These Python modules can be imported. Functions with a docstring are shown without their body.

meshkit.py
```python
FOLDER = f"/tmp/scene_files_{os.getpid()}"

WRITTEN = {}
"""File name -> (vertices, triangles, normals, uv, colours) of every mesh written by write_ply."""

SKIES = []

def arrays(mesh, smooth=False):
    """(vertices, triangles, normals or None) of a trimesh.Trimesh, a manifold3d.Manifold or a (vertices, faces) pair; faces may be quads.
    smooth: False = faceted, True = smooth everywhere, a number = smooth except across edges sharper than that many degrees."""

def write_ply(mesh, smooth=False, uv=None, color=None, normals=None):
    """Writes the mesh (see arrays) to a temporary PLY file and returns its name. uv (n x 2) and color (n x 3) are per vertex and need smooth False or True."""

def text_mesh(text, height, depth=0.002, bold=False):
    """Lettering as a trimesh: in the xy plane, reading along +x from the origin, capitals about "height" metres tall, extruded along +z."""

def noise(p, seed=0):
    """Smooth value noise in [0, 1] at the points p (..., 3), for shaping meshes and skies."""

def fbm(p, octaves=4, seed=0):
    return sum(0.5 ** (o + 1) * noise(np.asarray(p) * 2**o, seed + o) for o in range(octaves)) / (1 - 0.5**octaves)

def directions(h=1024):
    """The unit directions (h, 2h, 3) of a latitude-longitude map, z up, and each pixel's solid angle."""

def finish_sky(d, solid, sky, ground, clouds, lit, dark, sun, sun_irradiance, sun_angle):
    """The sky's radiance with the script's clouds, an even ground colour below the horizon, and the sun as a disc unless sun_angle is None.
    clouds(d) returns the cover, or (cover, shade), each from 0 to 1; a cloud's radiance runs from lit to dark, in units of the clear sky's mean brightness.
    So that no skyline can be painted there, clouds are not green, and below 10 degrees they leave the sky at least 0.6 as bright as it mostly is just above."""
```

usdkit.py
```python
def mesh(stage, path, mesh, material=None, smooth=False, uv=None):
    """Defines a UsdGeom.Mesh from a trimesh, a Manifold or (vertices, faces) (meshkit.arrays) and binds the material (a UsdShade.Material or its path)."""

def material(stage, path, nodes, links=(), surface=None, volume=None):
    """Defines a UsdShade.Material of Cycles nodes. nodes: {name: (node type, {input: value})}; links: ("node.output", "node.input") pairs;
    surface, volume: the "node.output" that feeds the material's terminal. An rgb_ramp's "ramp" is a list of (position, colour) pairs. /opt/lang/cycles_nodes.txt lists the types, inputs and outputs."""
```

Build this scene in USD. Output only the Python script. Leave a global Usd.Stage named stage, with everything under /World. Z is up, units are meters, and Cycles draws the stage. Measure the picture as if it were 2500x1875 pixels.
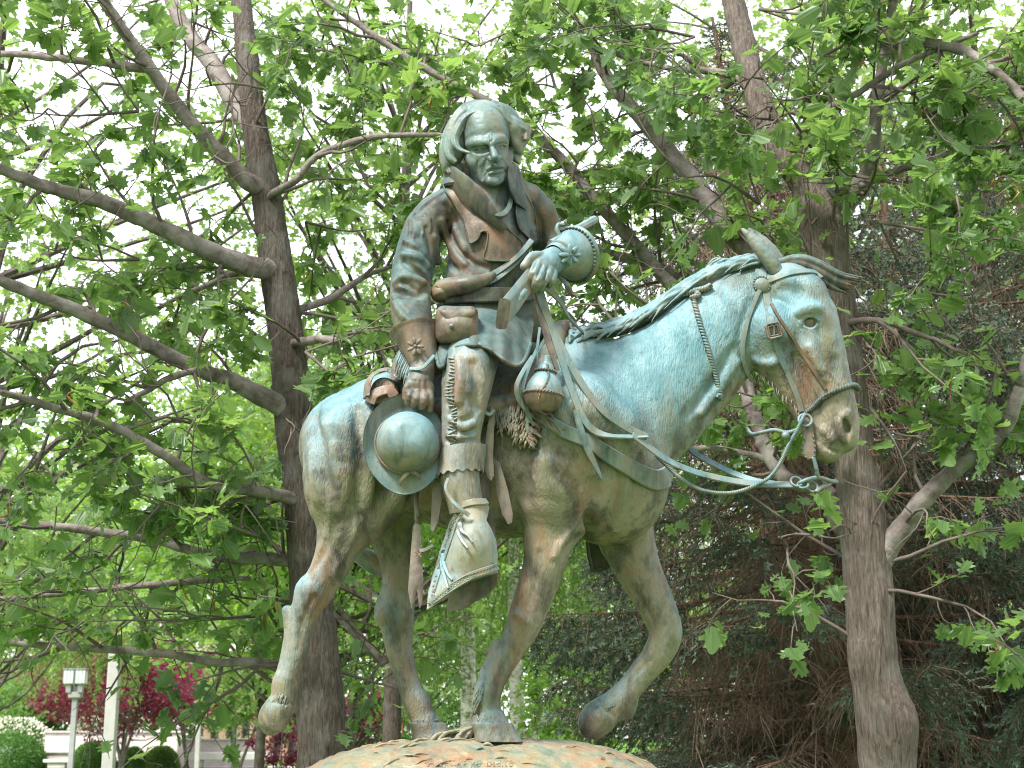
import math, random, numpy as np, trimesh, usdkit, meshkit
import manifold3d as m3
from pxr import Usd, UsdGeom, UsdLux, UsdShade, Sdf, Gf, Vt

stage = Usd.Stage.CreateInMemory()
UsdGeom.SetStageUpAxis(stage, UsdGeom.Tokens.z); UsdGeom.SetStageMetersPerUnit(stage, 1.0)
world = UsdGeom.Xform.Define(stage, '/World'); stage.SetDefaultPrim(world.GetPrim())
UsdGeom.Scope.Define(stage, '/World/Looks')

# ------------------------------------------------------------------ camera
EYE = np.array([0.0, -6.7, 1.6]); PITCH = math.radians(13.6); FPX = 3549.0
cam = UsdGeom.Camera.Define(stage, '/World/camera')
cam.CreateHorizontalApertureAttr(36.0); cam.CreateVerticalApertureAttr(27.0)
cam.CreateFocalLengthAttr(36.0 * FPX / 2500.0)
cam.CreateClippingRangeAttr(Gf.Vec2f(0.1, 3000.0))
cam.CreateFStopAttr(5.6); cam.CreateFocusDistanceAttr(6.7)
cam.CreateExposureAttr(2.7)
cam.AddTranslateOp().Set(Gf.Vec3d(*EYE)); cam.AddRotateXYZOp().Set(Gf.Vec3f(90 + math.degrees(PITCH), 0, 0))

# ------------------------------------------------------------------ overcast sky and a soft sun behind cloud
SUN = np.array([-0.45, -0.55, 0.90]); SUN /= np.linalg.norm(SUN)
usdkit.material(stage, '/World/Looks/sky_dome', {
    'sky': ('sky_texture', {'sky_type': 'single_scattering', 'sun_disc': False, 'sun_elevation': math.asin(SUN[2]), 'sun_rotation': math.atan2(SUN[0], SUN[1])}),
    'co': ('texture_coordinate', {}), 'n': ('noise_texture', {'scale': 2.2, 'detail': 5.0, 'roughness': 0.55}),
    'r': ('rgb_ramp', {'ramp': [(0.25, (2.6, 2.65, 2.75)), (0.75, (3.5, 3.5, 3.45))]}),
    'mx': ('mix', {'fac': 0.88}),
    'bg': ('background_shader', {'strength': 0.10})},
    [('co.generated', 'n.vector'), ('n.fac', 'r.fac'), ('sky.color', 'mx.color1'), ('r.color', 'mx.color2'), ('mx.color', 'bg.color')], surface='bg.background')
dome = UsdLux.DomeLight.Define(stage, '/World/sky')
UsdShade.MaterialBindingAPI.Apply(dome.GetPrim()).Bind(UsdShade.Material.Get(stage, '/World/Looks/sky_dome'))
dome.GetPrim().SetCustomDataByKey('kind', 'structure')
sun = UsdLux.DistantLight.Define(stage, '/World/sun')
sun.CreateNormalizeAttr(True); sun.CreateIntensityAttr(0.40); sun.CreateAngleAttr(14.0); sun.CreateColorAttr(Gf.Vec3f(1.0, 0.97, 0.92))
_m = Gf.Matrix4d(); _z = SUN; _x = np.cross([0, 0, 1.0], _z); _x /= np.linalg.norm(_x); _y = np.cross(_z, _x)
_m.SetRow(0, Gf.Vec4d(*_x, 0)); _m.SetRow(1, Gf.Vec4d(*_y, 0)); _m.SetRow(2, Gf.Vec4d(*_z, 0)); _m.SetRow(3, Gf.Vec4d(0, 0, 0, 1))
sun.AddTransformOp().Set(_m)

# ------------------------------------------------------------------ helpers
_FW = np.array([0, math.cos(PITCH), math.sin(PITCH)]); _UP = np.array([0, -math.sin(PITCH), math.cos(PITCH)])
def at(u, v, y=0.0):
    """a point of the place seen at (u, v) of a 2500 x 1875 survey photograph, y metres behind the statue's axis"""
    d = _FW + (u - 1250) / FPX * np.array([1.0, 0, 0]) + (937.5 - v) / FPX * _UP
    return EYE + d * ((y - EYE[1]) / d[1])
def mpp(y=0.0, v=937.5):
    """metres per survey pixel at y"""
    d = _FW + (937.5 - v) / FPX * _UP
    return (y - EYE[1]) / d[1] / FPX
PX = mpp(0.0)
_used = {}
def path_of(name, parent='/World'):
    k = (str(parent), name); n = _used.get(k, 0); _used[k] = n + 1
    return f"{parent}/{name}" + (f"_{n:03d}" if n else '')
def keys(prim, **kw):
    for k, v in kw.items():
        if v: prim.SetCustomDataByKey(k, v)
    return prim
def thing(name, label, category, loc=(0, 0, 0), rz=0.0, group=None, scale=1.0):
    x = UsdGeom.Xform.Define(stage, path_of(name)); x.AddTranslateOp().Set(Gf.Vec3d(*map(float, loc)))
    if rz: x.AddRotateZOp().Set(float(rz))
    if scale != 1.0: x.AddScaleOp().Set(Gf.Vec3f(scale, scale, scale))
    keys(x.GetPrim(), label=label, category=category, group=group); return x
def copy_of(src, loc, rz, label, scale=1.0):
    p = src.GetPrim(); base = p.GetName().rstrip('0123456789').rstrip('_')
    x = UsdGeom.Xform.Define(stage, path_of(base)); x.GetPrim().GetReferences().AddInternalReference(p.GetPath())
    x.ClearXformOpOrder(); x.AddTranslateOp(opSuffix='c').Set(Gf.Vec3d(*map(float, loc))); x.AddRotateZOp(opSuffix='c').Set(float(rz)); x.AddScaleOp(opSuffix='c').Set(Gf.Vec3f(scale, scale, scale))
    x.GetPrim().SetInstanceable(True); keys(x.GetPrim(), label=label); return x
def obj(name, mesh, mat, parent='/World', smooth=40, label=None, category=None, group=None, kind=None, attr=None, off=None):
    parent = parent.GetPath() if hasattr(parent, 'GetPath') else parent
    if isinstance(mesh, list): mesh = cat(mesh)
    if off is not None: mesh = (mesh[0] - np.asarray(off), mesh[1]) if isinstance(mesh, tuple) else trimesh.Trimesh(mesh.vertices - np.asarray(off), mesh.faces, process=False)
    m = usdkit.mesh(stage, path_of(name, parent), mesh, '/World/Looks/' + mat, smooth)
    m.CreateDoubleSidedAttr(True)
    if attr:
        for k, v in attr.items():
            v = np.asarray(v, np.float32)
            if v.ndim == 1: UsdGeom.PrimvarsAPI(m).CreatePrimvar(k, Sdf.ValueTypeNames.FloatArray, 'vertex').Set(Vt.FloatArray.FromNumpy(v))
            else: UsdGeom.PrimvarsAPI(m).CreatePrimvar(k, Sdf.ValueTypeNames.Color3fArray, 'vertex').Set(Vt.Vec3fArray.FromNumpy(v))
    keys(m.GetPrim(), label=label, category=category, group=group, kind=kind); return m
def tri(m):
    if isinstance(m, trimesh.Trimesh): return m
    if hasattr(m, 'to_mesh'): q = m.to_mesh(); return trimesh.Trimesh(q.vert_properties[:, :3], q.tri_verts, process=False)
    v, f = m; f = np.asarray(f)
    if f.shape[1] == 4: f = np.vstack([f[:, [0, 1, 2]], f[:, [0, 2, 3]]])
    return trimesh.Trimesh(v, f, process=False)
def cat(ms):
    vs, fs, n = [], [], 0
    for m in ms:
        m = tri(m); vs.append(np.asarray(m.vertices)); fs.append(np.asarray(m.faces) + n); n += len(vs[-1])
    return (np.vstack(vs), np.vstack(fs))
def norm(v): v = np.asarray(v, float); return v / (np.linalg.norm(v, axis=-1, keepdims=True) + 1e-12)
def spline(pts, n, closed=False):
    """Catmull-Rom through pts (k x m), n samples"""
    p = np.asarray(pts, float); k = len(p)
    if closed: q = np.vstack([p[-1], p, p[0], p[1]]); s = np.linspace(0, k, n, endpoint=False)
    else: q = np.vstack([2 * p[0] - p[1], p, 2 * p[-1] - p[-2]]); s = np.linspace(0, k - 1, n)
    i = np.minimum(s.astype(int), (k if closed else k - 1) - 1); t = (s - i)[:, None]
    a, b, c, d = q[i], q[i + 1], q[i + 2], q[i + 3]
    return 0.5 * (2 * b + (c - a) * t + (2 * a - 5 * b + 4 * c - d) * t * t + (3 * b - a - 3 * c + d) * t ** 3)
def frames(p, up=(0, 0, 1.0)):
    t = norm(np.gradient(p, axis=0)); a = np.cross(t, np.where(np.abs(t @ np.asarray(up))[:, None] < 0.93, np.asarray(up)[None], [[1.0, 0.2, 0]])); a = norm(a)
    for i in range(1, len(a)):
        if a[i] @ a[i - 1] < 0: a[i] = -a[i]
    return t, a, np.cross(a, t)
def tube(p, r, sides=8, cap=True):
    p = np.asarray(p, float); t, a, b = frames(p); r = np.broadcast_to(r, (len(p),)); ang = np.arange(sides) * 2 * np.pi / sides
    v = (p[:, None] + r[:, None, None] * (np.cos(ang)[None, :, None] * a[:, None] + np.sin(ang)[None, :, None] * b[:, None])).reshape(-1, 3)
    i, j = np.meshgrid(np.arange(len(p) - 1), np.arange(sides), indexing='ij'); j2 = (j + 1) % sides
    q = np.stack([i * sides + j, i * sides + j2, (i + 1) * sides + j2, (i + 1) * sides + j], -1).reshape(-1, 4)
    f = np.vstack([q[:, [0, 1, 2]], q[:, [0, 2, 3]]])
    if cap:
        n = len(v); v = np.vstack([v, p[0], p[-1]]); k = np.arange(sides); k2 = (k + 1) % sides; e = (len(p) - 1) * sides
        f = np.vstack([f, np.stack([k2, k, np.full(sides, n)], 1), np.stack([e + k, e + k2, np.full(sides, n + 1)], 1)])
    return v, f
def strap(p, w, th, nrm, n=40, taper=None):
    """flat strap along control points p, width w, thickness th; nrm: outward normals (one or per control point)"""
    p = np.asarray(p, float); k = len(p); nr = np.broadcast_to(np.asarray(nrm, float), (k, 3))
    c = spline(p, n); N = norm(spline(nr, n)); t = norm(np.gradient(c, axis=0)); S = norm(np.cross(t, N)); N = np.cross(S, t)
    w = np.interp(np.linspace(0, 1, n), np.linspace(0, 1, np.size(w)), np.atleast_1d(w)) / 2; h = th / 2
    prof = [(-1, -1), (-.86, 1), (.86, 1), (1, -1)]
    prof = [(-1, -.6), (-.9, .8), (-.8, 1), (.8, 1), (.9, .8), (1, -.6), (.9, -1), (-.9, -1)]
    v = np.stack([c + S * (w * a)[:, None] + N * (h * b) for a, b in prof], 1).reshape(-1, 3); m = len(prof)
    i, j = np.meshgrid(np.arange(n - 1), np.arange(m), indexing='ij'); j2 = (j + 1) % m
    q = np.stack([i * m + j, i * m + j2, (i + 1) * m + j2, (i + 1) * m + j], -1).reshape(-1, 4)
    f = np.vstack([q[:, [0, 1, 2]], q[:, [0, 2, 3]]])
    e = (n - 1) * m; caps = [[0, k_ + 1, k_] for k_ in range(1, m - 1)] + [[e, e + k_, e + k_ + 1] for k_ in range(1, m - 1)]
    return v, np.vstack([f, caps])
def rope(p, r, turns, n=None, strands=2, sides=6):
    """twisted cord"""
    n = n or int(turns * 10) + 8; c = spline(p, n); t, a, b = frames(c); out = []
    for s in range(strands):
        ph = np.linspace(0, turns * 2 * np.pi, n) + s * 2 * np.pi / strands
        out.append(tube(c + (np.cos(ph)[:, None] * a + np.sin(ph)[:, None] * b) * r * .55, r * .62, sides))
    return cat(out)
def box(c, s, rz=0.0, bev=0.0):
    if bev > 0:
        b = m3.Manifold.cube(tuple(np.asarray(s, float) - 2 * bev), True); pts = b.to_mesh().vert_properties[:, :3]
        pts = np.vstack([pts + np.array(o) for o in [(bev, 0, 0), (-bev, 0, 0), (0, bev, 0), (0, -bev, 0), (0, 0, bev), (0, 0, -bev)]]); m = tri(m3.Manifold.hull_points(pts))
    else: m = trimesh.creation.box(s)
    if rz: m.apply_transform(trimesh.transformations.rotation_matrix(rz, [0, 0, 1]))
    m.apply_translation(c); return m
def ball(c, r, sub=2, R=None):
    m = trimesh.creation.icosphere(sub, 1.0); v = m.vertices * np.asarray(r)
    if R is not None: v = v @ np.asarray(R).T
    return (v + np.asarray(c), np.asarray(m.faces))
def rot(ax, deg): return trimesh.transformations.rotation_matrix(math.radians(deg), ax)[:3, :3]
def noisy(mesh, amp, freq, seed=0, oct_=3):
    v, f, n = meshkit.arrays(tri(mesh), True); d = meshkit.fbm(v * freq, oct_, seed) - .5
    return (v + n * (d * 2 * amp)[:, None], f)

# ------------------------------------------------------------------ sculpting: a distance field on a grid, meshed by surface nets
class Clay:
    def __init__(self, lo, hi, h):
        self.h = h; self.lo = np.asarray(lo, float); n = np.ceil((np.asarray(hi) - self.lo) / h).astype(int) + 1
        self.ax = [self.lo[k] + h * np.arange(n[k]) for k in range(3)]; self.d = np.full(n, 0.3, np.float32)
    def _box(self, lo, hi):
        s = []
        for k in range(3):
            a = int(np.clip(np.floor((lo[k] - self.lo[k]) / self.h), 0, self.d.shape[k])); b = int(np.clip(np.ceil((hi[k] - self.lo[k]) / self.h) + 1, 0, self.d.shape[k])); s.append(slice(a, b))
        s = tuple(s); g = np.meshgrid(*[self.ax[k][s[k]].astype(np.float32) for k in range(3)], indexing='ij', sparse=True); return s, g
    def _join(self, s, dn, k, cut=False):
        do = self.d[s]
        if cut:
            h = np.clip(.5 - .5 * (do + dn) / max(k, 1e-6), 0, 1); self.d[s] = do * (1 - h) - dn * h + k * h * (1 - h)
        else:
            h = np.clip(.5 + .5 * (do - dn) / max(k, 1e-6), 0, 1); self.d[s] = do * (1 - h) + dn * h - k * h * (1 - h)
    def cone(self, a, ra, b, rb, k=.02, sy=1.0, cut=False):
        a, b = np.asarray(a, float), np.asarray(b, float); R = max(ra, rb) * max(sy, 1) + k + 2 * self.h
        s, (x, y, z) = self._box(np.minimum(a, b) - R, np.maximum(a, b) + R)
        if not self.d[s].size: return
        yc = (a[1] + b[1]) / 2; ay, by = yc + (a[1] - yc) / sy, yc + (b[1] - yc) / sy; y = yc + (y - yc) / sy
        ba = np.array([b[0] - a[0], by - ay, b[2] - a[2]]); L = ba @ ba + 1e-12
        t = np.clip(((x - a[0]) * ba[0] + (y - ay) * ba[1] + (z - a[2]) * ba[2]) / L, 0, 1)
        d = np.sqrt((x - a[0] - t * ba[0]) ** 2 + (y - ay - t * ba[1]) ** 2 + (z - a[2] - t * ba[2]) ** 2) - (ra + (rb - ra) * t)
        self._join(s, d.astype(np.float32), k, cut)
    def chain(self, pts, k=.02, sy=1.0, cut=False, hard=False):
        """one smooth limb through pts [(point, radius)]: a spline, met as a whole"""
        P = np.array([p for p, r in pts], float); r = np.array([[r] for p, r in pts], float)
        if len(P) > 2 and not hard:
            n = 3 * (len(P) - 1) + 1; Q = spline(np.hstack([P, r]), n); P, r = Q[:, :3], np.clip(Q[:, 3:], r.min(), r.max())
        r = r.ravel(); R = r[:, None] * np.array([1, max(sy, 1), 1]) + k + 2 * self.h
        s, (x, y, z) = self._box((P - R).min(0), (P + R).max(0))
        if not self.d[s].size: return
        yc = P[:, 1].mean(); y = yc + (y - yc) / sy; P = P.copy(); P[:, 1] = yc + (P[:, 1] - yc) / sy; D = None
        for i in range(len(P) - 1):
            a, ba = P[i], P[i + 1] - P[i]; L = ba @ ba + 1e-12
            t = np.clip(((x - a[0]) * ba[0] + (y - a[1]) * ba[1] + (z - a[2]) * ba[2]) / L, 0, 1)
            d = np.sqrt((x - a[0] - t * ba[0]) ** 2 + (y - a[1] - t * ba[1]) ** 2 + (z - a[2] - t * ba[2]) ** 2) - (r[i] + (r[i + 1] - r[i]) * t)
            D = d if D is None else np.minimum(D, d)
        self._join(s, D.astype(np.float32), k, cut)
    def ell(self, c, r, k=.02, R=None, cut=False):
        c, r = np.asarray(c, float), np.asarray(r, float); m = r.max() + k + 2 * self.h
        s, (x, y, z) = self._box(c - m, c + m)
        if not self.d[s].size: return
        x, y, z = x - c[0], y - c[1], z - c[2]
        if R is not None: R = np.asarray(R); x, y, z = [x * R[0, i] + y * R[1, i] + z * R[2, i] for i in range(3)]
        k0 = np.sqrt((x / r[0]) ** 2 + (y / r[1]) ** 2 + (z / r[2]) ** 2); k1 = np.sqrt((x / r[0] ** 2) ** 2 + (y / r[1] ** 2) ** 2 + (z / r[2] ** 2) ** 2)
        self._join(s, (k0 * (k0 - 1) / np.maximum(k1, 1e-6)).astype(np.float32), k, cut)
    def slab(self, c, half, R=None, r=.005, k=.01, cut=False):
        c, half = np.asarray(c, float), np.asarray(half, float); m = np.linalg.norm(half) + k + 2 * self.h
        s, (x, y, z) = self._box(c - m, c + m)
        if not self.d[s].size: return
        x, y, z = x - c[0], y - c[1], z - c[2]
        if R is not None: R = np.asarray(R); x, y, z = [x * R[0, i] + y * R[1, i] + z * R[2, i] for i in range(3)]
        q = [np.abs(w) - (hh - r) for w, hh in zip((x, y, z), half)]
        d = np.sqrt(sum(np.maximum(w, 0) ** 2 for w in q)) + np.minimum(np.maximum(np.maximum(q[0], q[1]), q[2]), 0) - r
        self._join(s, d.astype(np.float32), k, cut)
    def surf(self, u, v, off=0.0, normal=False):
        """the first point of the clay met by the sight line of survey pixel (u, v), lifted by off along its normal; clamps to the nearest part of the outline"""
        y = np.arange(self.ax[1][0], self.ax[1][-1], self.h * .5); a, b = at(u, v, y[0]), at(u, v, y[-1]); P = a + (b - a) * ((y - y[0]) / (y[-1] - y[0]))[:, None]
        g = (P - self.lo) / self.h; d = self.sample(g); k = np.argmax(d < 0) if (d < 0).any() else int(np.argmin(d)); p = P[k]
        if k > 0 and d[k] < 0: p = P[k - 1] + (P[k] - P[k - 1]) * (d[k - 1] / (d[k - 1] - d[k] + 1e-9))
        e = np.eye(3) * 1.5; g = (p - self.lo) / self.h; n = norm(np.array([self.sample((g + e[i])[None])[0] - self.sample((g - e[i])[None])[0] for i in range(3)]))
        return (p + n * off, n) if normal else p + n * off
    def sample(self, g):
        n = np.array(self.d.shape); i = np.clip(np.floor(g).astype(int), 0, n - 2); t = np.clip(g - i, 0, 1); o = 0
        for c in np.ndindex(2, 2, 2): o = o + self.d[tuple((i + c).T)] * np.prod([t[:, k] if c[k] else 1 - t[:, k] for k in range(3)], 0)
        return o
    def line(self, pts, off, k=.012, cut=False, mirror=None):
        """a ridge or a groove along the skin through survey pixels (u, v, radius in pixels); off: metres above (ridge) or below the skin; mirror: y of the plane for a copy on the far side"""
        q = [(self.surf(u, v, off), r * PX) for u, v, r in pts]
        if len(q) == 1: q = q + [(q[0][0] + [1e-4, 0, 0], q[0][1])]
        self.chain(q, k, 1.0, cut)
        if mirror is not None: self.chain([(a * np.array([1, -1, 1]) + np.array([0, 2 * mirror, 0]), r) for a, r in q], k, 1.0, cut)
    def mesh(self, smooth=2):
        D = self.d; n = D.shape; I = D < 0
        D[0], D[-1], D[:, 0], D[:, -1], D[:, :, 0], D[:, :, -1] = [.1] * 6; I = D < 0
        cnt = np.zeros(tuple(x - 1 for x in n), np.uint8); sl = [(slice(0, -1), slice(1, None))[b] for b in (0, 1)]
        for o in np.ndindex(2, 2, 2): cnt += I[tuple(sl[b] for b in o)]
        cell = np.argwhere((cnt > 0) & (cnt < 8)); idx = np.full(cnt.shape, -1, np.int32); idx[tuple(cell.T)] = np.arange(len(cell))
        P = np.zeros((len(cell), 3)); C = np.zeros(len(cell)); co = list(np.ndindex(2, 2, 2)); val = {o: D[tuple((cell + o).T)] for o in co}
        for o in co:
            for k in range(3):
                if o[k] == 0:
                    o2 = tuple(1 if i == k else o[i] for i in range(3)); a, b = val[o], val[o2]; m = (a < 0) != (b < 0); t = np.where(m, a / np.where(m, a - b, 1), 0)
                    q = np.broadcast_to(np.array(o, float), (len(cell), 3)).copy(); q[:, k] = t; P += q * m[:, None]; C += m
        V = self.lo + (cell + P / C[:, None]) * self.h; F = []
        for k in range(3):
            a, b = [slice(None)] * 3, [slice(None)] * 3; a[k], b[k] = slice(0, -1), slice(1, None); x = I[tuple(a)] != I[tuple(b)]; e = np.argwhere(x)
            i, j = (k + 1) % 3, (k + 2) % 3; e = e[(e[:, i] > 0) & (e[:, j] > 0) & (e[:, i] < n[i] - 1) & (e[:, j] < n[j] - 1)]
            ei, ej = np.eye(3, dtype=int)[i], np.eye(3, dtype=int)[j]; q = np.stack([idx[tuple(w.T)] for w in (e - ei - ej, e - ej, e, e - ei)], 1)
            flip = ~I[tuple(e.T)]; q[flip] = q[flip][:, ::-1]; F.append(q)
        F = np.vstack(F); F = F[(F >= 0).all(1)]; F = np.vstack([F[:, [0, 1, 2]], F[:, [0, 2, 3]]])
        m = trimesh.Trimesh(V, F, process=False)
        if smooth:
            from scipy.sparse import coo_matrix
            e = m.edges_unique; N = len(V); A = coo_matrix((np.ones(2 * len(e)), (np.r_[e[:, 0], e[:, 1]], np.r_[e[:, 1], e[:, 0]])), (N, N)).tocsr(); deg = np.maximum(np.asarray(A.sum(1)).ravel(), 1)[:, None]
            for _ in range(smooth):
                V = V + .5 * (A @ V / deg - V); V = V - .52 * (A @ V / deg - V)
        return V, F
def displace(mesh, fn):
    v, f, n = meshkit.arrays(tri(mesh), True); return v + n * fn(v, n)[:, None], f
def bumpy(v, freq, seed=0, oct_=3): return (meshkit.fbm(np.asarray(v) * np.asarray(freq), oct_, seed) - .5) * 2

def plate(poly, y, th=.008, step=5.0, clay=None, off=0.0, round_=True, bulge=None):
    """a sheet with the outline poly (survey pixels): y depth, or a function of (u, v); or laid on a clay, off metres above it"""
    import shapely.geometry as sg
    from scipy.spatial import Delaunay
    P = sg.Polygon(poly).buffer(0); ring = np.array(P.exterior.segmentize(step).coords)[:-1]; ins = P.buffer(-step * .55)
    x0, y0, x1, y1 = P.bounds; gx, gy = np.meshgrid(np.arange(x0, x1, step), np.arange(y0, y1, step)); gx[::2] += step / 2; g = np.stack([gx.ravel(), gy.ravel()], 1)
    g = g[[ins.contains(sg.Point(q)) for q in g]] if len(g) else g
    uv = np.vstack([ring, g]); T = Delaunay(uv).simplices; c = uv[T].mean(1); ok = np.array([P.contains(sg.Point(q)) for q in c]); T = T[ok]
    edge = np.array([P.exterior.distance(sg.Point(q)) for q in uv]) if (bulge or clay is not None) else None
    if clay is not None:
        V = np.array([clay.surf(u, v, 0) for u, v in uv]); yy = V[:, 1].copy()
        for _ in range(4):                                        # evens the sheet out a little
            acc = np.zeros(len(uv)); n = np.zeros(len(uv))
            for a, b in ((0, 1), (1, 2), (2, 0)): np.add.at(acc, T[:, a], yy[T[:, b]]); np.add.at(acc, T[:, b], yy[T[:, a]]); np.add.at(n, T[:, a], 1); np.add.at(n, T[:, b], 1)
            yy = np.minimum(yy, .5 * yy + .5 * acc / np.maximum(n, 1))
        yy = yy - off - (bulge * np.sqrt(np.clip(edge / edge.max(), 0, 1)) if bulge else 0)
        V = np.array([at(u, v, w) for (u, v), w in zip(uv, yy)])
    else:
        yy = np.array([y(u, v) if callable(y) else y for u, v in uv]); yy = yy - (bulge * np.sqrt(np.clip(edge / edge.max(), 0, 1)) if bulge else 0)
        V = np.array([at(u, v, w) for (u, v), w in zip(uv, yy)])
    e1, e2 = V[T[:, 1]] - V[T[:, 0]], V[T[:, 2]] - V[T[:, 0]]; fl = np.cross(e1, e2)[:, 1] > 0; T[fl] = T[fl][:, ::-1]
    _, _, N = meshkit.arrays(trimesh.Trimesh(V, T, process=False), True); n = len(V); m = len(ring); B = V - N * th
    r = np.arange(m); r2 = (r + 1) % m; area = sum(ring[i][0] * ring[(i + 1) % m][1] - ring[(i + 1) % m][0] * ring[i][1] for i in range(m))
    S = np.vstack([np.stack([r, r2, n + r], 1), np.stack([r2, n + r2, n + r], 1)])
    if area < 0: S = S[:, ::-1]
    return np.vstack([V, B]), np.vstack([T, T[:, ::-1] + n, S])
def lathe(prof, n=36):
    """prof: (radius, height) pairs, turned round z"""
    prof = np.asarray(prof, float); a = np.arange(n) * 2 * np.pi / n; m = len(prof)
    v = np.stack([prof[:, 0, None] * np.cos(a), prof[:, 0, None] * np.sin(a), np.repeat(prof[:, 1, None], n, 1)], -1).reshape(-1, 3)
    i, j = np.meshgrid(np.arange(m - 1), np.arange(n), indexing='ij'); j2 = (j + 1) % n
    q = np.stack([i * n + j, i * n + j2, (i + 1) * n + j2, (i + 1) * n + j], -1).reshape(-1, 4); return v, np.vstack([q[:, [0, 1, 2]], q[:, [0, 2, 3]]])
def aim(mesh, pos, z, x=(1, 0, 0)):
    """stands a mesh with its z axis along z at pos"""
    m = tri(mesh); z = norm(z); y = norm(np.cross(z, x)); x = np.cross(y, z); return (np.asarray(m.vertices) @ np.stack([x, y, z]) + pos, np.asarray(m.faces))
def ring(pos, z, R, r, n=28, k=10):
    a = np.linspace(0, 2 * np.pi, n, endpoint=False); b = np.linspace(0, 2 * np.pi, k, endpoint=False); A, B = np.meshgrid(a, b, indexing='ij')
    v = np.stack([(R + r * np.cos(B)) * np.cos(A), (R + r * np.cos(B)) * np.sin(A), r * np.sin(B)], -1).reshape(-1, 3)
    i, j = np.meshgrid(np.arange(n), np.arange(k), indexing='ij'); i2, j2 = (i + 1) % n, (j + 1) % k
    q = np.stack([i * k + j, i2 * k + j, i2 * k + j2, i * k + j2], -1).reshape(-1, 4); return aim((v, q), pos, z, (1, 0.1, 0.2))
# ------------------------------------------------------------------ plain materials
def plain(name, ramp, scale=6.0, detail=6.0, rough=.8, bump=.3, dist=.01, mapping=None, spec=.3, rot_=None, distort=0.0, bscale=None, patch=None):
    N = {'g': ('geometry', {}), 'n': ('noise_texture', {'scale': scale, 'detail': detail, 'roughness': .62, 'distortion': distort}), 'r': ('rgb_ramp', {'ramp': ramp}), 'b': ('bump', {'strength': bump, 'distance': dist}), 'p': ('principled_bsdf', {'roughness': rough, 'specular_ior_level': spec})}
    L = [('n.fac', 'r.fac'), ('b.normal', 'p.normal')]; src = 'g.position'
    if mapping: N['m'] = ('mapping', {'scale': mapping, **({'rotation': rot_} if rot_ else {})}); L.append(('g.position', 'm.vector')); src = 'm.vector'
    L.append((src, 'n.vector'))
    if patch:
        N['pn'] = ('noise_texture', {'scale': patch[0], 'detail': 6.0, 'roughness': .65, 'distortion': .5}); N['pr'] = ('map_range', {'from_min': .48, 'from_max': .66, 'to_max': patch[2], 'clamp': True}); N['px'] = ('mix', {'color2': patch[1]})
        L += [('g.position', 'pn.vector'), ('pn.fac', 'pr.value'), ('pr.result', 'px.fac'), ('r.color', 'px.color1'), ('px.color', 'p.base_color')]
    else: L.append(('r.color', 'p.base_color'))
    if bscale: N['n2'] = ('noise_texture', {'scale': bscale, 'detail': 5.0, 'roughness': .6}); L += [(src, 'n2.vector'), ('n2.fac', 'b.height')]
    else: L.append(('n.fac', 'b.height'))
    usdkit.material(stage, '/World/Looks/' + name, N, L, surface='p.BSDF')
plain('granite', [(.35, (.16, .15, .15)), (.5, (.30, .29, .28)), (.65, (.42, .41, .40))], 60, 4, .6)
plain('oak_bark', [(.30, (.030, .023, .019)), (.46, (.070, .054, .045)), (.60, (.108, .087, .074)), (.76, (.165, .140, .123))], 1.0, 9.0, .9, 1.0, .025, (58.0, 58.0, 9.0), .15, None, .9, None, (3.4, (.17, .158, .143), .6))
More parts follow.
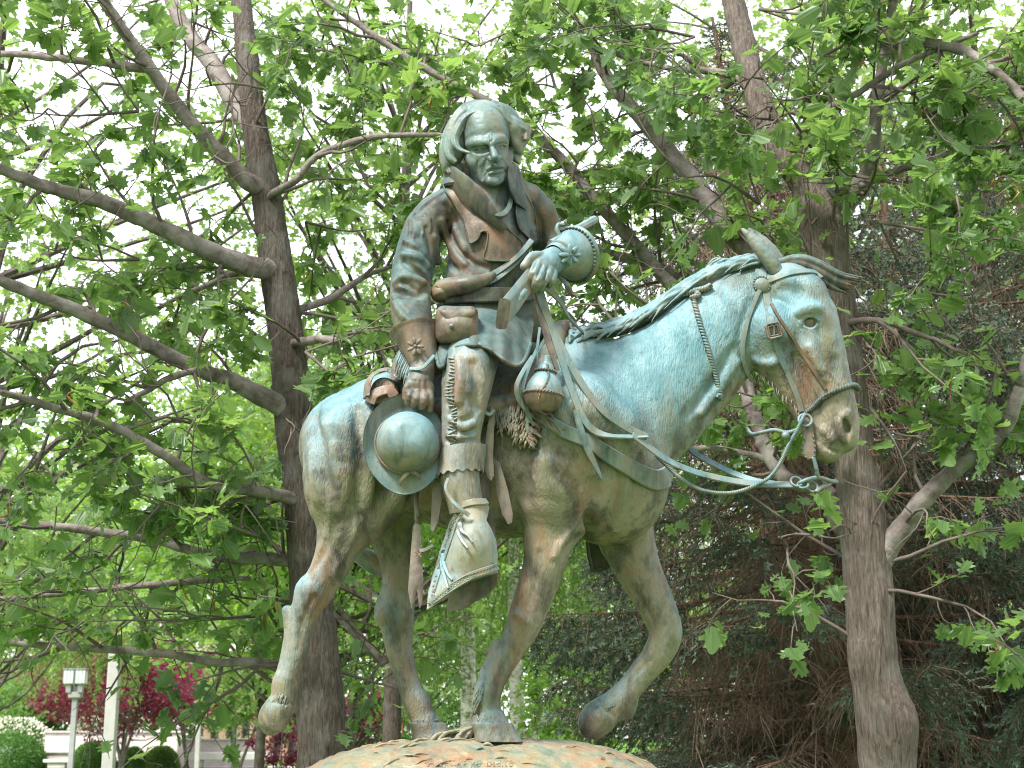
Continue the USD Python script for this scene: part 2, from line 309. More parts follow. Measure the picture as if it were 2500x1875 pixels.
plain('pale_oak_bark', [(.30, (.042, .033, .027)), (.46, (.095, .074, .062)), (.60, (.142, .114, .097)), (.76, (.20, .172, .152))], 1.0, 9.0, .9, 1.0, .025, (58.0, 58.0, 7.0), .15, None, .9, None, (3.4, (.21, .19, .17), .5))
plain('limb_bark', [(.3, (.065, .052, .046)), (.5, (.14, .115, .104)), (.72, (.23, .20, .185))], 9.0, 8.0, .85, .6, .012, None, .2, None, .6, 42.0, (5.0, (.26, .245, .225), .5))
plain('twig_bark', [(.3, (.055, .042, .035)), (.7, (.14, .11, .095))], 6.0, 3.0, .9, .1, .004)
plain('spruce_bark', [(.3, (.045, .03, .022)), (.5, (.11, .072, .05)), (.7, (.19, .125, .088))], 1.0, 7.0, .95, .9, .03, (26.0, 26.0, 11.0), .1)
plain('dead_twig', [(.3, (.07, .048, .036)), (.6, (.15, .105, .078)), (.8, (.23, .17, .13))], 4.0, 3.0, .95, .0)
plain('birch_bark', [(.34, (.05, .045, .04)), (.42, (.38, .33, .30)), (.55, (.62, .56, .53)), (.75, (.72, .67, .64))], 1.0, 6.0, .7, .4, .01, (6.0, 6.0, 13.0), .3, None, 1.2)
plain('concrete', [(.3, (.36, .33, .30)), (.7, (.50, .47, .43))], 2.0, 6.0, .85, .15, .01)
plain('pale_paint', [(.3, (.30, .285, .275)), (.7, (.37, .355, .345))], 3.0, 4.0, .5, .05)
plain('lamp_glass', [(.3, (.70, .71, .74)), (.7, (.80, .81, .84))], 3.0, 2.0, .25, .0, .01, None, .5)
plain('dark_metal', [(.3, (.03, .033, .035)), (.7, (.05, .053, .055))], 3.0, 4.0, .5, .05)
plain('grey_metal', [(.3, (.22, .22, .23)), (.7, (.30, .30, .31))], 3.0, 4.0, .45, .05)
plain('brown_facade', [(.3, (.22, .14, .10)), (.7, (.32, .21, .15))], 2.0, 5.0, .85, .1)
plain('red_brick', [(.3, (.20, .065, .045)), (.7, (.30, .10, .07))], 9.0, 6.0, .9, .3)
plain('window_glass', [(.3, (.03, .035, .04)), (.7, (.06, .065, .07))], 2.0, 2.0, .1, .0, .01, None, .6)
plain('lawn', [(.3, (.045, .115, .014)), (.5, (.075, .175, .022)), (.7, (.11, .225, .03))], 3.0, 9.0, .95, .6, .03, None, .1, None, .3, 40.0)
plain('paving', [(.3, (.50, .48, .46)), (.7, (.60, .58, .56))], 1.2, 6.0, .85, .15)
def leafmat(name, ramp, trans, k=.45, rough=.45, spec=.35, scale=.9):
    N = {'g': ('geometry', {}), 'n': ('noise_texture', {'scale': scale, 'detail': 2.0}), 'a': ('math', {'math_type': 'multiply_add', 'value2': .55}), 'h': ('math', {'math_type': 'multiply_add', 'value2': .9, 'value3': -.2}), 'o': ('object_info', {}), 'a2': ('math', {'math_type': 'multiply_add', 'value2': .12}),
         'r': ('rgb_ramp', {'ramp': ramp}), 'mt': ('mix', {'mix_type': 'multiply', 'fac': 1.0, 'color2': trans}),
         'p': ('principled_bsdf', {'roughness': rough, 'specular_ior_level': spec}), 't': ('translucent_bsdf', {}), 'm': ('mix_closure', {'fac': k})}
    usdkit.material(stage, '/World/Looks/' + name, N, [('g.position', 'n.vector'), ('n.fac', 'h.value1'), ('g.random_per_island', 'a.value1'), ('h.value', 'a.value3'), ('o.random', 'a2.value1'), ('a.value', 'a2.value3'), ('a2.value', 'r.fac'), ('r.color', 'p.base_color'), ('r.color', 'mt.color1'), ('mt.color', 't.color'), ('p.BSDF', 'm.closure1'), ('t.BSDF', 'm.closure2')], surface='m.closure')
leafmat('oak_leaf', [(.10, (.060, .112, .040)), (.45, (.115, .188, .062)), (.75, (.18, .255, .096)), (.95, (.26, .33, .135))], (2.25, 2.15, 1.35), .53, .40, .5)
leafmat('far_leaf', [(.15, (.11, .185, .06)), (.5, (.18, .265, .085)), (.85, (.27, .36, .13))], (2.1, 1.95, 1.25), .5)
leafmat('yellow_leaf', [(.15, (.115, .22, .045)), (.5, (.165, .285, .06)), (.85, (.235, .36, .09))], (2.1, 1.9, 1.1), .45)
leafmat('willow_leaf', [(.15, (.12, .18, .05)), (.5, (.18, .24, .07)), (.85, (.25, .32, .10))], (1.8, 1.8, 1.2), .4)
leafmat('birch_leaf', [(.15, (.07, .14, .035)), (.5, (.12, .20, .05)), (.85, (.19, .28, .08))], (2.0, 2.0, 1.2), .45)
leafmat('red_leaf', [(.15, (.10, .015, .036)), (.5, (.20, .034, .072)), (.85, (.34, .075, .135))], (2.2, 1.5, 1.5), .42)
leafmat('shrub_leaf', [(.15, (.05, .13, .022)), (.5, (.085, .19, .03)), (.85, (.13, .25, .045))], (1.5, 1.5, 1.0), .25)
leafmat('white_blossom', [(.15, (.65, .62, .50)), (.85, (.80, .78, .68))], (1.0, 1.0, 1.0), .2)
leafmat('needle', [(.15, (.038, .050, .034)), (.5, (.078, .098, .066)), (.85, (.15, .175, .125))], (1.2, 1.2, 1.0), .18, .6, .2, .7)
leafmat('blue_needle', [(.15, (.06, .085, .065)), (.5, (.11, .145, .112)), (.85, (.18, .22, .18))], (1.2, 1.2, 1.0), .18, .6, .25, .7)
leafmat('dry_leaf', [(.15, (.20, .085, .03)), (.85, (.36, .17, .06))], (1.6, 1.3, 1.0), .35)
# ------------------------------------------------------------------ ground
def fx(u, v, y): return at(u * 1.1302, v * 1.1302, y)          # points read off the whole picture (2212 wide)
def fr_(r, v, y): return r * 1.1302 * mpp(y, v * 1.1302)
g = trimesh.creation.icosphere(0)
xs = np.concatenate([-np.geomspace(400, 8, 26), np.linspace(-7, 7, 15), np.geomspace(8, 400, 26)]); ys = np.concatenate([-np.geomspace(60, 8, 8), np.linspace(-7, 30, 20), np.geomspace(32, 900, 36)])
X, Y = np.meshgrid(xs, ys, indexing='ij'); Z = .10 * (meshkit.fbm(np.stack([X * .08, Y * .08, 0 * X], -1), 2, 4) - .5) * np.clip(np.abs(Y) / 20, 0, 1)
i, j = np.meshgrid(np.arange(len(xs) - 1), np.arange(len(ys) - 1), indexing='ij'); w = len(ys)
obj('lawn', (np.stack([X, Y, Z], -1).reshape(-1, 3), np.stack([i * w + j, (i + 1) * w + j, (i + 1) * w + j + 1, i * w + j + 1], -1).reshape(-1, 4)), 'lawn', smooth=True, kind='structure')

# ------------------------------------------------------------------ leaves
def leaf_shape(half, fold=.10, curl=.10, stem=.18):
    """a leaf along +y, both halves of the outline; folded at the midrib, tip drooping"""
    import shapely.geometry as sg
    half = np.array(half, float); n = len(half); mid = np.linspace(0, 1, 5)[1:-1]; V = [(0, 0, 0)]; vs, fs = [], []
    for s in (1, -1):
        poly = np.vstack([[[0, 0]], half * [s, 1], [[0, 1]]]); v, f = trimesh.creation.triangulate_polygon(sg.Polygon(poly), engine='earcut'); fs.append(np.asarray(f) + sum(len(q) for q in vs)); vs.append(v)
    v = np.vstack(vs); f = np.vstack(fs); z = fold * np.abs(v[:, 0]) - curl * v[:, 1] ** 2 + .05 * np.sin(v[:, 0] * 9 + v[:, 1] * 7); v = np.c_[v, z]
    k = len(v); v = np.vstack([v, [[-.012, -stem, .02], [.012, -stem, .02], [.012, .05, 0], [-.012, .05, 0]]]); f = np.vstack([f, [[k, k + 1, k + 2], [k, k + 2, k + 3]]])
    c = np.cross(v[f[:, 1]] - v[f[:, 0]], v[f[:, 2]] - v[f[:, 0]])[:, 2] < 0; f[c] = f[c][:, ::-1]
    return v, f
_o1 = [(.08, .08), (.24, .09), (.20, .20), (.20, .25), (.40, .24), (.52, .36), (.42, .42), (.26, .44), (.24, .52), (.42, .58), (.47, .70), (.27, .70), (.20, .74), (.25, .88), (.08, .86)]
_o2 = [(.06, .10), (.20, .14), (.12, .24), (.13, .30), (.36, .34), (.44, .45), (.34, .47), (.18, .50), (.17, .58), (.34, .66), (.36, .78), (.18, .76), (.15, .80), (.16, .92), (.05, .90)]
_o3 = [(.12, .06), (.34, .12), (.26, .22), (.28, .30), (.54, .36), (.56, .50), (.40, .50), (.30, .54), (.32, .64), (.40, .76), (.24, .78), (.14, .92)]
OAK = [leaf_shape(o, f, c) for o, f, c in ((_o1, .18, .14), (_o2, .05, .30), (_o3, .30, .05), (_o1, -.10, .22), (_o2, .35, -.08), (_o3, .10, .40))]; NO = len(OAK)
SIMPLE = leaf_shape([(.22, .18), (.14, .32), (.40, .42), (.16, .58), (.28, .76), (.08, .80)], .12, .15, .08)
LOBE = (np.array([(0, 0, 0), (.30, .25, .05), (.12, .45, .03), (.34, .62, .0), (.10, .72, -.02), (0, 1, -.1), (-.10, .72, -.02), (-.34, .62, 0), (-.12, .45, .03), (-.30, .25, .05)]), np.array([(0, 1, 2), (2, 3, 4), (4, 5, 6), (0, 2, 4), (0, 4, 6), (6, 7, 8), (0, 6, 8), (8, 9, 0)]))
OVAL = (np.array([(0, 0, 0), (.24, .35, .04), (.16, .75, .0), (0, 1, -.06), (-.16, .75, 0), (-.24, .35, .04)]), np.array([(0, 1, 5), (1, 2, 5), (2, 4, 5), (2, 3, 4)]))
SLIM = (np.array([(0, 0, 0), (.09, .4, 0), (0, 1, -.04), (-.09, .4, 0)]), np.array([(0, 1, 2), (0, 2, 3)]))
def frames_of(d, n):
    y = norm(d); x = norm(np.cross(y, n)); z = np.cross(x, y); return np.stack([x, y, z], -1)
def scatter(shape, P, D, N, S):
    """copies of shape at P, pointing along D, faces towards N, size S, as one mesh"""
    v, f = shape; R = frames_of(D, N); V = np.einsum('nij,kj->nki', R, v) * np.asarray(S)[:, None, None] + P[:, None]
    return V.reshape(-1, 3), (f[None] + (np.arange(len(P)) * len(v))[:, None, None]).reshape(-1, 3)
def grow(path, radii, rng, spacing, length, r0, up=.25, spread=1.0, start=.15, droop=.0, jitter=.25):
    """side shoots along a branch: list of polylines (k x 3) and base radii"""
    seg = np.linalg.norm(np.diff(path, axis=0), axis=1); L = np.r_[0, np.cumsum(seg)]; out = []; s = L[-1] * start
    while s < L[-1]:
        k = min(np.searchsorted(L, s, 'right') - 1, len(path) - 2); p = path[k] + (path[k + 1] - path[k]) * (s - L[k]) / (seg[k] + 1e-9); t = norm(path[k + 1] - path[k])
        q = rng.normal(size=3); q -= t * (q @ t); q = norm(q); d = norm(t * rng.uniform(.35, .9) + q * spread + np.array([0, 0, up])); l = length * rng.uniform(.55, 1.25) * (1.15 - .5 * s / L[-1]); n = 6; pts = [p]
        for i_ in range(n - 1): d = norm(d + rng.normal(size=3) * jitter + np.array([0, 0, -droop])); pts.append(pts[-1] + d * l / (n - 1))
        out.append((np.array(pts), min(r0, np.interp(s, L, radii) * .7))); s += spacing * rng.uniform(.6, 1.5)
    return out
def leaf_cluster(tips, rng, per, size, spread=.9, flat=.75):
    """leaves round the ends of twigs: arrays P, D, N, S"""
    P, D, N, S = [], [], [], []
    for pts in tips:
        for k in range(per):
            a = rng.uniform(.35, 1.0); i_ = min(int(a * (len(pts) - 1)), len(pts) - 2); p = pts[i_] + (pts[i_ + 1] - pts[i_]) * (a * (len(pts) - 1) - i_); t = norm(pts[-1] - pts[-2])
            q = rng.normal(size=3); d = norm(t * .55 + q * spread * np.array([1, 1, .55]) + np.array([0, 0, -.28])); n = norm(np.array([0, 0, 1.0]) * flat + rng.normal(size=3) * .42)
            P.append(p + d * .03); D.append(d); N.append(n); S.append(size * rng.uniform(.45, 1.25))
    return [np.array(x) for x in (P, D, N, S)]
def to_cam(P): return np.linalg.norm(P - EYE, axis=1)
def project(P):
    d = P - EYE; z = d @ _FW; return 1250 + d[:, 0] / z * FPX, 937.5 - (d @ _UP) / z * FPX
def in_view(P, m=60):
    d = P - EYE; z = d @ _FW; u = 1250 + d[:, 0] / z * FPX; v = 937.5 - (d @ _UP) / z * FPX; return (z > .5) & (u > -m) & (u < 2500 + m) & (v > -m) & (v < 1875 + m)

# ------------------------------------------------------------------ oaks
def bark_tube(pts, radii, sides, n, amp, seed, knots=()):
    c = spline(np.c_[pts, radii], n); p, r = c[:, :3], c[:, 3]; v, f = tube(p, r, sides); 
    def fn(v, nn):
        w = bumpy(v, (3, 3, 1.2), seed, 2); rid = np.abs(bumpy(v + .03 * w[:, None], (27, 27, 3.4), seed + 1, 3)); return amp * (.4 - 1.5 * rid) + amp * .5 * w
    v, f = displace((v, f), fn)
    for kp, kr, kh in knots:
        d = np.linalg.norm(v - kp, axis=1); ax = p[np.argmin(np.abs(p[:, 2] - kp[2]))]; o = norm((v - ax) * [1, 1, .2]); v = v + o * (kh * np.exp(-(d / kr) ** 2))[:, None]
    return v, f
def oak(name, label, ty, trunk, limbs, seed, nlead, per=7, size=.165, tspace=.20, sub=.30, knots=(), extra=(), bark='oak_bark'):
    """trunk and limbs: (u, v, dy, half width) read off the whole picture, dy metres behind the trunk"""
    rng = np.random.default_rng(seed)
    tp = np.array([fx(u, v, ty + dy) for u, v, dy, r in trunk]); tr = np.array([fr_(r, v, ty + dy) for u, v, dy, r in trunk])
    tp = np.vstack([[tp[0] * [1, 1, 0] + [.04, 0, -.05]], [tp[0] * [1, 1, .45]], tp]); tr = np.r_[tr[0] * 1.45, tr[0] * 1.08, tr]
    base = tp[0]; t = thing(name, label, 'tree', base)
    kn = [(fx(u, v, ty - .2), fr_(r, v, ty), fr_(h, v, ty)) for u, v, r, h in knots]
    obj('trunk', bark_tube(tp, tr, 84, 300, .011, seed, kn), bark, t, True, off=base)
    tips, twigs = [], []; tc = spline(np.c_[tp, tr], 120); woods = [(tc[:, :3], tc[:, 3])]
    for L_ in limbs:
        lp = np.array([fx(u, v, ty + dy) for u, v, dy, r in L_]); lr = .9 * np.array([fr_(r, v, ty + dy) for u, v, dy, r in L_]); q0 = tc[np.argmin(np.linalg.norm(tc[:, :3] - lp[0], axis=1))]; con = np.linalg.norm(q0[:3] - lp[0]) < q0[3] * 2.2
        if con: qz = tc[np.argmin(np.abs(tc[:, 2] - (q0[2] - (2.8 if lp[1][2] > lp[0][2] + .03 else 1.1) * q0[3])))]; lp[0] = lp[0] * .3 + q0[:3] * .7; lp = np.vstack([qz[:3], lp]); lr = np.r_[lr[0] * .45, min(lr[0], q0[3] * .8), lr[1] * 1.08, lr[2:]]
        n = 10 * len(lp); c = spline(np.c_[lp, lr], n); c[:, :3] += np.cumsum(rng.normal(size=(n, 3)) * .0022, 0); c[:, 3] *= 1 + .05 * np.sin(np.arange(n) * .9 + seed) * np.sin(np.arange(n) * .37)
        obj('branch', displace(tube(c[:, :3], c[:, 3], 14), lambda v, n: .004 * bumpy(v, 14, seed)), 'limb_bark' if lr.mean() > .018 else 'twig_bark', t, True, off=base)
        woods.append((spline(c[:, :3], 60), np.interp(np.linspace(0, 1, 60), np.linspace(0, 1, n), c[:, 3])))
        for pts, r in grow(c[:, :3], c[:, 3], rng, sub, 1.25, .016, .12, 1.0, .08):
            twigs.append((pts, r)); sh = grow(pts, np.full(len(pts), r), rng, tspace, .42, .006, .05, .9, .25, .06)
            tips.append(pts); tips += [p for p, _ in sh]; twigs += sh
        tips.append(c[-6:, :3])
    for L_ in extra:                                             # leafy boughs whose wood is hidden
        lp = np.array([fx(u, v, ty + dy) for u, v, dy in L_]); c = spline(lp, 8 * len(L_)); twigs.append((c, .014))
        for pts, r in grow(c, np.full(len(c), .014), rng, sub * .8, 1.0, .012, .08, 1.0, .0):
            twigs.append((pts, r)); sh = grow(pts, np.full(len(pts), r), rng, tspace, .42, .006, .05, .9, .25, .06); tips.append(pts); tips += [p for p, _ in sh]; twigs += sh
    obj('twigs', [tube(spline(p, 7), np.linspace(max(r, .004), .0022, 7), 5, False) for p, r in twigs], 'twig_bark', t, True, off=base, kind='stuff')
    P, D, N, S = leaf_cluster(tips, rng, per, size); ok = in_view(P, 500); P, D, N, S = P[ok], D[ok], N[ok], S[ok]
    u_, v_ = project(P); keep = rng.random(len(P)) < np.where((v_ > 1425 * 1.13) & (u_ < 640 * 1.13), np.where(u_ < 335 * 1.13, .10, .42), np.where((v_ > 1180 * 1.13) & (u_ > 740 * 1.13) & (u_ < 1100 * 1.13), .45, np.where((v_ > 960 * 1.13) & (u_ > 1500 * 1.13), .45, 1.0)))
    gap = meshkit.fbm(P * 1.15 + seed, 2, seed); keep &= (gap > (.43 if ty > 3.9 else .37)) | (rng.random(len(P)) < .2)
    for c, r in woods:                                             # boughs in this wood hang beside the limbs, not along the front of them
        cu, cv = project(c); d2 = np.hypot(u_[:, None] - cu, v_[:, None] - cv); q = d2.argmin(1); near = (d2[np.arange(len(P)), q] < r[q] / mpp(ty) + 26) & (to_cam(P) < to_cam(c)[q] + .05); keep &= ~near | (rng.random(len(P)) < (.16 if ty > 3.9 else .38))
    P, D, N, S = P[keep], D[keep], N[keep], S[keep]
    order = np.argsort(to_cam(P) - S * 6 + 100 * ~in_view(P, 0)); own = order[:300]; rest = order[300:]
    proto = None
    for q, k in enumerate(own):
        path = path_of('leaf', t.GetPath()); R_ = frames_of(D[k:k + 1], N[k:k + 1])[0] * S[k]; M = np.eye(4); M[:3, :3] = R_.T; M[3, :3] = P[k] - base
        if q < len(OAK):
            m = usdkit.mesh(stage, path, OAK[q], '/World/Looks/oak_leaf', False); m.CreateDoubleSidedAttr(True)
            if q == 0: protos = []
            protos.append(path)
        else:
            m = UsdGeom.Mesh.Define(stage, path); m.GetPrim().GetReferences().AddInternalReference(protos[q % len(OAK)])
        m.ClearXformOpOrder(); m.AddTransformOp(opSuffix='place').Set(Gf.Matrix4d(M.tolist()))
    ms = [scatter(OAK[k], P[rest[k::NO]], D[rest[k::NO]], N[rest[k::NO]], S[rest[k::NO]]) for k in range(NO)]
    obj('foliage', ms, 'oak_leaf', t, False, off=base, kind='stuff')
    k = rng.choice(len(P), 60, replace=False)
    sp = [tube(spline(np.array([P[a], P[a] + rng.normal(size=3) * .02 + [0, 0, -.05], P[a] + rng.normal(size=3) * .03 + [0, 0, -.11]]), 5), [.004, .006, .007, .006, .003], 4) for a in k]
    obj('catkins', sp, 'dry_leaf', t, False, off=base, kind='stuff')
    print(name, 'leaves', len(P), 'twigs', len(twigs))
    return t
oak('oak_tree', 'large oak with brown furrowed trunk standing left behind the horse', 4.0,
    [(695, 1659, 0, 54), (690, 1500, 0, 51), (682, 1400, 0, 49), (668, 1250, 0, 44), (652, 1050, 0, 41), (638, 940, 0, 42), (626, 800, 0, 40), (612, 680, 0, 38), (600, 590, 0, 37), (582, 470, 0, 33), (572, 400, 0, 33), (556, 310, 0, 29), (545, 230, .05, 26), (534, 120, .1, 24), (522, 0, .2, 21), (512, -160, .3, 16)],
    [[(578, 402, -.05, 24), (540, 385, -.15, 20), (470, 310, -.3, 18), (400, 230, -.45, 17), (335, 140, -.6, 15), (235, 0, -.8, 13), (150, -120, -1, 9)],
     [(560, 300, .1, 24), (520, 235, .3, 23), (455, 130, .6, 21), (400, 60, .9, 19), (340, -60, 1.2, 14)],
     [(580, 585, -.1, 26), (530, 575, -.2, 24), (440, 540, -.45, 23), (300, 472, -.7, 20), (200, 430, -.9, 18), (100, 402, -1.1, 16), (0, 366, -1.3, 13), (-160, 330, -1.6, 8)],
     [(612, 890, -.1, 26), (560, 850, -.2, 22), (500, 815, -.35, 20), (430, 790, -.5, 19), (330, 742, -.7, 18), (180, 668, -1, 17), (70, 625, -1.2, 15), (-60, 570, -1.4, 11)],
     [(645, 1085, -.1, 16), (560, 1062, -.3, 14), (450, 1045, -.6, 14), (350, 985, -.9, 12), (250, 925, -1.1, 11), (120, 885, -1.3, 10), (-40, 845, -1.6, 7)],
     [(640, 1215, .1, 16), (480, 1200, .2, 13), (400, 1185, .3, 12), (330, 1160, .3, 12), (170, 1140, .2, 10), (0, 1125, .1, 8), (-80, 1120, 0, 6)],
     [(655, 1450, .2, 14), (600, 1438, .3, 12), (540, 1428, .3, 11), (480, 1430, .4, 10), (340, 1408, .5, 10), (200, 1396, .6, 9), (0, 1384, .8, 7)],
     [(540, 1248, .4, 6), (460, 1252, .5, 8), (300, 1266, .6, 8), (100, 1284, .8, 7), (0, 1294, 1, 6)],
     [(335, 150, -.55, 12), (270, 142, -.5, 11), (200, 133, -.5, 10), (100, 124, -.4, 9), (-30, 116, -.3, 7)],
     [(575, 420, -.2, 9), (640, 385, -.4, 8), (690, 335, -.5, 8), (800, 298, -.6, 8), (900, 292, -.6, 6), (985, 286, -.6, 4)],
     [(640, 728, -.2, 10), (680, 728, -.4, 10), (718, 732, -.5, 9)],
     [(430, 795, -.5, 9), (360, 820, -.7, 8), (280, 870, -.9, 6)], [(560, 560, 0, 8), (480, 600, .2, 7), (390, 640, .4, 6), (280, 700, .5, 4)],
     [(640, 690, .1, 9), (720, 640, .3, 8), (800, 590, .5, 7), (880, 560, .7, 5)]],
    7, 300, extra=[[(620, 100, .5), (760, 120, .3), (880, 170, .2)], [(600, 200, -.4), (500, 180, -.9), (380, 200, -1.3)], [(660, 480, .3), (760, 500, .6), (860, 480, .8)], [(640, 980, -.4), (700, 880, -.8), (760, 800, -.9)], [(300, 560, -.6), (180, 560, -.9), (60, 520, -1)], [(500, 950, -.3), (360, 900, -.9), (200, 960, -1.2), (40, 980, -1.4)], [(560, 1160, -.4), (430, 1110, -.8), (280, 1060, -1.1), (100, 1020, -1.3)], [(560, 1330, .3), (420, 1340, .2), (250, 1340, .1), (60, 1350, 0)], [(640, 1300, .4), (520, 1290, .2), (380, 1250, 0)], [(700, 1330, .5), (800, 1350, .8), (900, 1400, 1.0)], [(730, 1450, .3), (830, 1480, .5), (930, 1500, .6)], [(660, 760, -.7), (740, 820, -.9), (800, 780, -.9)], [(300, 240, -.8), (160, 250, -1), (30, 240, -1.1)], [(700, 40, .4), (900, 60, .5), (1040, 100, .6)]])
oak('oak_tree', 'oak with pale trunk and swollen burl rising behind the horse head', 3.3,
    [(1918, 1659, 0, 60), (1912, 1560, 0, 60), (1890, 1450, 0, 51), (1884, 1390, 0, 51), (1868, 1170, 0, 52), (1845, 980, 0, 43), (1826, 800, 0, 42), (1806, 650, 0, 42), (1786, 540, 0, 45), (1770, 470, 0, 47), (1748, 410, 0, 38), (1706, 345, 0, 33), (1660, 275, .1, 30), (1628, 180, .2, 28), (1600, 70, .3, 26), (1560, -100, .4, 22)],
    [[(1786, 560, 0, 28), (1797, 500, -.02, 29), (1824, 440, -.1, 26), (1858, 398, -.2, 24), (1884, 330, -.3, 18), (1896, 220, -.4, 15), (1920, 90, -.5, 12), (1950, -60, -.6, 9)],
     [(1850, 1165, 0, 27), (1812, 1120, .1, 22), (1782, 1060, .2, 20), (1700, 1035, .3, 19), (1665, 985, .4, 18), (1630, 900, .5, 18), (1605, 800, .6, 18), (1560, 650, .7, 18)],
     [(1876, 1330, 0, 26), (1892, 1250, -.02, 30), (1912, 1192, -.04, 29), (1944, 1148, -.1, 26), (1990, 1085, -.2, 22), (2070, 1010, -.3, 20), (2140, 960, -.4, 19), (2185, 905, -.5, 17), (2210, 830, -.6, 15), (2240, 720, -.7, 12)],
     [(1780, 640, .2, 24), (1690, 590, .3, 26), (1610, 545, .4, 26), (1540, 460, .5, 24), (1480, 375, .6, 22), (1390, 270, .7, 18), (1310, 170, .8, 15), (1260, 60, .9, 12)],
     [(1600, 690, .7, 16), (1500, 650, .8, 16), (1440, 600, .8, 16), (1370, 520, .9, 15), (1290, 430, .9, 15), (1200, 330, .9, 13), (1080, 235, .9, 11), (960, 170, .9, 9), (840, 95, .9, 8), (690, -10, .9, 6)],
     [(1590, 670, .9, 13), (1480, 610, 1, 13), (1400, 575, 1, 13), (1300, 552, 1.1, 11), (1200, 520, 1.2, 8)],
     [(1690, 1000, .4, 9), (1620, 985, .4, 9), (1540, 972, .4, 8), (1450, 980, .5, 6)],
     [(1690, 320, -.1, 12), (1760, 250, -.4, 9), (1850, 190, -.6, 8), (1960, 120, -.8, 7), (2100, 60, -1, 5)],
     [(1860, 400, -.3, 9), (1960, 360, -.5, 8), (2080, 330, -.8, 7), (2212, 310, -1, 5)],
     [(1640, 200, .2, 9), (1560, 160, .4, 8), (1440, 150, .6, 7), (1300, 110, .8, 5)],
     [(1830, 700, -.1, 8), (1900, 690, -.4, 7), (2000, 720, -.6, 6), (2100, 760, -.8, 4)],
     [(2000, 90, -.9, 14), (2080, 110, -1, 13), (2150, 160, -1.1, 12), (2225, 235, -1.2, 11)]],
    8, 300, bark='pale_oak_bark', knots=[(1868, 1420, 60, 16), (1960, 1560, 70, 18), (1845, 1590, 60, 8), (1930, 1300, 40, 8)],
    extra=[[(1500, 80, .3), (1380, 60, .2), (1240, 90, .2)], [(1640, 440, -.4), (1540, 380, -.7), (1420, 400, -.6)], [(1780, 120, -.5), (1900, 60, -.8), (2040, 30, -1)], [(1900, 480, -.5), (2020, 500, -.8), (2150, 520, -1)], [(1960, 620, -.4), (2060, 640, -.7), (2180, 620, -1)], [(1880, 880, -.2), (1930, 950, -.4), (1960, 1020, -.4)], [(1900, 1050, -.2), (1960, 980, -.3), (2000, 940, -.4)], [(1400, 660, .5), (1330, 600, .4), (1300, 520, .5)], [(1200, 190, .5), (1180, 100, .5), (1200, 0, .5)], [(1700, 1180, -.1), (1690, 1160, -.2), (1740, 1150, -.2)], [(1640, 860, .3), (1600, 880, .2), (1560, 870, .2)], [(1230, 400, .6), (1260, 330, .6), (1330, 280, .6)], [(1330, 700, .5), (1290, 640, .6), (1330, 580, .6)], [(1980, 260, -.7), (2080, 220, -1), (2190, 200, -1.2)], [(1640, 20, -.3), (1750, 30, -.6), (1850, 0, -.8)], [(1690, 260, -.3), (1600, 250, -.6), (1500, 230, -.8)], [(1760, 330, -.4), (1700, 240, -.8), (1640, 160, -1)], [(1850, 380, -.3), (1960, 400, -.7), (2080, 420, -1.1)], [(1900, 230, -.5), (2010, 150, -.9), (2120, 130, -1.2)]])
